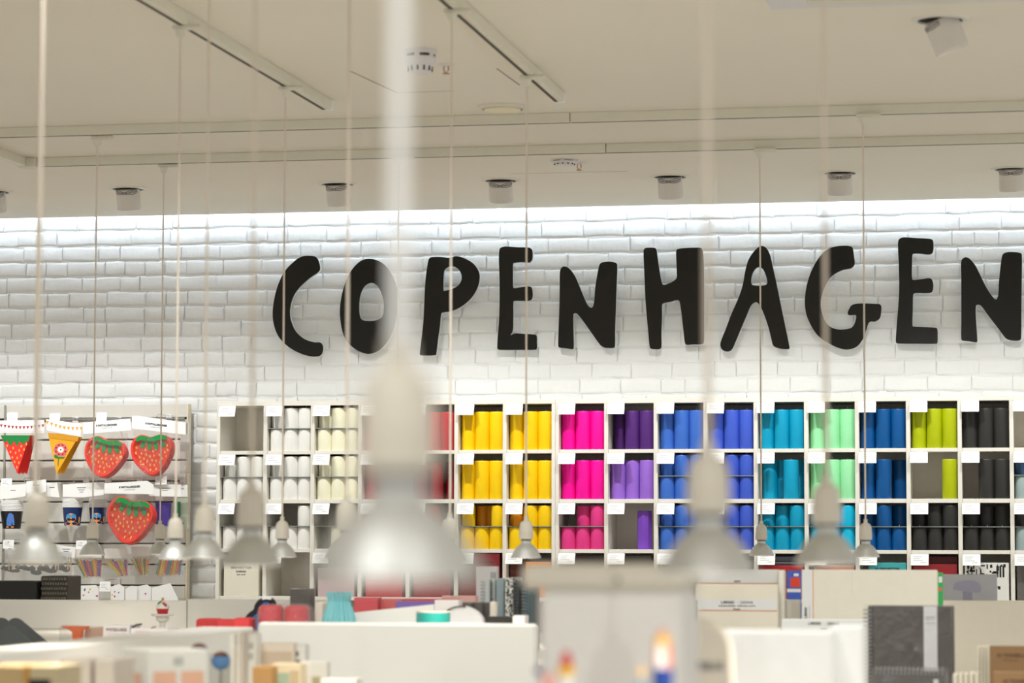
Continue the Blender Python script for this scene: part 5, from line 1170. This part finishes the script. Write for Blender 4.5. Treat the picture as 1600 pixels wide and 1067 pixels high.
ploc(t, 'film', MB().add(vs, [(j * (n + 1) + i, j * (n + 1) + i + 1, (j + 1) * (n + 1) + i + 1, (j + 1) * (n + 1) + i) for j in range(n) for i in range(n)]), film_mat('sketchbook film', fac=0.07, rough=0.12, bscale=25))
t, w, h = block('sketchbook', 'charcoal sketchbook edge standing behind the large one', 'sketchbook', 1362, 1490.5, 946.5, 7.92, 0.02, D3, mat('brown charcoal cover', (88, 80, 72), 0.5))
t, w, h = block('sketchbook', 'small charcoal sketchbook with rings along its top edge', 'sketchbook', 1365, 1478, 1049, 7.4, 0.025, D3, mat('dark charcoal cover', (56, 52, 48), 0.45))
for k in range(int(w / 0.0105)): ploc(t, 'wire_ring', MB().tube([(-w / 2 + k * 0.0105 + 0.006, -0.013, h - 0.008), (-w / 2 + k * 0.0105 + 0.0066, -0.015, h + 0.006), (-w / 2 + k * 0.0105 + 0.007, 0.0, h + 0.010), (-w / 2 + k * 0.0105 + 0.006, 0.013, h - 0.002)], 0.0016, 5), steel)
ploc(t, 'film', MB().box((0, -0.018, h / 2 + 0.004), (w + 0.012, 0.0008, h + 0.012)), film_mat('sketchbook film', fac=0.07)); ploc(t, 'corner_label', rect(MB(), (w * 0.36, -0.0132, h - 0.03), X1, Z1, 0.012, 0.02), CARD)
kraft = mat('kraft cover', (146, 112, 74), 0.55)
for k in range(5): block('drawing_pad', 'thin cream drawing pad, %s of five leaning beside the small sketchbook' % ['first', 'second', 'third', 'fourth', 'fifth'][k], 'drawing pad', 1489 + 8.3 * k, 1496 + 8.3 * k, 1053 - 0.3 * k, 7.35, 0.10, D3, page, rz=0.0, group='thin cream drawing pads')
for k in range(4): block('drawing_pad', 'upright cream edged pad, %s of four behind the kraft pad' % ['first', 'second', 'third', 'fourth'][k], 'drawing pad', 1527 + 4.9 * k, 1531 + 4.9 * k, 1010, 7.75 - 0.02 * k, 0.12, D3, page, group='cream edged pads')
t, w, h = block('kraft_pad', 'kraft brown drawing pad at the right edge', 'drawing pad', 1546, 1640, 1009.5, 7.6, 0.02, D3, kraft); ptext(t, 'lettering', 'A5 TEGNEBLOK', -w * 0.5 + (1580 - 1546) / 94 * w + 0.004, h - 0.025, 0.013, 0.085, mat('dark brown ink', (92, 70, 48), 0.6), -0.0108, 0.0003); ptext(t, 'lettering', 'drawing pad', -w * 0.5 + 0.055, h - 0.037, 0.007, 0.04, mat('dark brown ink', (92, 70, 48), 0.6), -0.0108)
t, w, h = block('kraft_pad', 'smaller kraft pad in front at the right corner', 'drawing pad', 1551, 1640, 1050, 7.3, 0.02, D3, mat('light kraft cover', (160, 124, 84), 0.55)); ptext(t, 'lettering', 'A5 TEGNEBLOK', -w * 0.5 + 0.065, h - 0.024, 0.013, 0.08, mat('dark brown ink', (92, 70, 48), 0.6), -0.0108, 0.0003)

# --- near centre table with the blurred white container, markers and cartons
D4 = 1.28
u, v = at(780, 1000, 3.0), at(1420, 1000, 4.9)
t = thing('display_table', 'near white display table below the picture edge', 'display table', ((u.x + v.x) / 2, 4.0, 0))
obj('top', MB().rbox(((u.x + v.x) / 2 - 0.02, 3.95, D4 - 0.015), (v.x - u.x + 0.1, 2.4, 0.03), 0.003), deckm, t); obj('base', MB().box2((u.x + 0.1, 2.9, 0), (v.x - 0.1, 5.05, D4 - 0.03)), panelm, t)
Yn = 3.25
t, w, h = block('white_container', 'large out-of-focus white lidded carton in the centre foreground', 'box', 842, 1064, 922, Yn, 0.16, D4, mat('white board carton', (238, 236, 232), 0.5), bevel=0.006)
p = at(938, 882, Yn); hl = p.z - D4
ploc(t, 'lid', MB().rbox((((815 + 1068) / 2 - 953) / 222 * w, 0, (h + hl) / 2), (253 / 222 * w, 0.176, hl - h), 0.006), mat('cream lid', (218, 212, 198), 0.5))
ploc(t, 'hole', MB().lathe([(0.0035, 0.0), (0.0005, 0.0)], 12, ((967 - 953) / 222 * w, -0.0885, (h + hl) / 2 - 0.004), Matrix.Rotation(R(90), 3, 'X'), cap0=False, cap1=False), mat('hole grey', (130, 132, 112), 0.7))
def marker(x, yt, Y, r, segs, label):
    """upright felt pen; segs = (height in pixels from the top, radius factor, colour)"""
    c, h = base_pt(x, yt, Y, D4); t = thing('felt_marker', label, 'marker pen', c, 'blurred felt markers'); k = (at(x, yt, Y) - EYE).dot(_f) / F; z = h
    for i, (px, r0, r1, m, nm) in enumerate(segs):
        z2 = max(z - px * k, 0.0005) if px else 0.0005
        o_ = obj(nm, MB().lathe([(r1 * r, z2), (r0 * r, z)], 20), m, t, smooth=True, local=True)
        if nm == 'orange_barrel': obj('white_stripe', MB().box((0, -r * 0.9, (z + z2) / 2), (r * 0.95, r * 0.5, (z - z2) * 0.98)), CARD, t, local=True)
        z = z2
mr, my, mo, mbl, mpk = mat('marker red', (216, 64, 60), 0.35), mat('marker yellow', (250, 200, 20), 0.35), mat('marker orange', (238, 134, 96), 0.35), mat('marker blue', (22, 58, 136), 0.35), mat('marker pink', (240, 180, 170), 0.4)
marker(885, 1017, 2.95, 0.0075, [(14, 0.45, 0.8, mr, 'red_tip'), (10, 0.85, 0.9, mr, 'red_collar'), (14, 1.1, 1.1, my, 'yellow_band'), (0, 0.85, 0.85, CARD, 'white_barrel')], 'blurred marker with red tip and yellow band')
marker(1035, 980, 2.95, 0.0088, [(14, 0.35, 0.7, mpk, 'pink_tip'), (11, 0.95, 1.0, my, 'yellow_band'), (38, 1.05, 1.05, mo, 'orange_barrel'), (0, 1.25, 1.25, mbl, 'blue_base')], 'blurred marker with orange barrel and blue base, tallest one')
marker(1002, 1042, 2.95, 0.0055, [(16, 0.6, 0.8, mat('marker tan', (240, 196, 130), 0.4), 'tan_tip'), (0, 0.5, 0.5, mat('marker sky', (80, 170, 206), 0.4), 'sky_barrel')], 'small blurred marker with tan tip left of the tallest')
marker(857, 1052, 2.95, 0.010, [(0, 0.7, 1.0, mpk, 'pink_tip')], 'blurred pale pink marker at the bottom edge'); marker(841, 1043, 2.95, 0.0045, [(10, 0.8, 0.8, mbl, 'blue_tip'), (0, 0.8, 0.8, CARD, 'white_barrel')], 'tiny blurred marker with blue tip at the container corner')
t, w, h = block('white_carton', 'bright out-of-focus white carton in front of the low canvas', 'box', 1120, 1300, 986, 4.9, 0.12, D4, mat('bright white carton', (248, 248, 246), 0.4), bevel=0.004); block('white_carton', 'second bright white carton right of the first, partly behind it', 'box', 1298, 1348, 978, 5.0, 0.1, D4, mat('bright white carton', (248, 248, 246), 0.4), bevel=0.004)
c, h = base_pt(1098, 968, 4.1, D4); t = thing('paper_bag', 'blurred cream paper bag with grey lettering beside the white carton', 'paper bag', c)
bw = 0.062
obj('bag', MB().prism(smooth_loop([(-bw * 0.5, 0.0005), (-bw * 0.5, h * 0.7), (-bw * 0.35, h * 0.95), (-bw * 0.05, h), (bw * 0.35, h * 0.93), (bw * 0.62, h * 0.8), (bw * 0.68, h * 0.5), (bw * 0.7, 0.0005)], 3), lambda x, z: (x, -0.03, z), (0, 0.06, 0)), mat('cream paper', (232, 224, 210), 0.6), t, local=True)
put = text_mesh('NOTESBLOK', 0.016, 0.055, 0.0006); put.v = [Vector((v.x + 0.006, -0.0308, v.y + h - 0.066)) for v in put.v]; obj('lettering', put, INK, t, local=True)
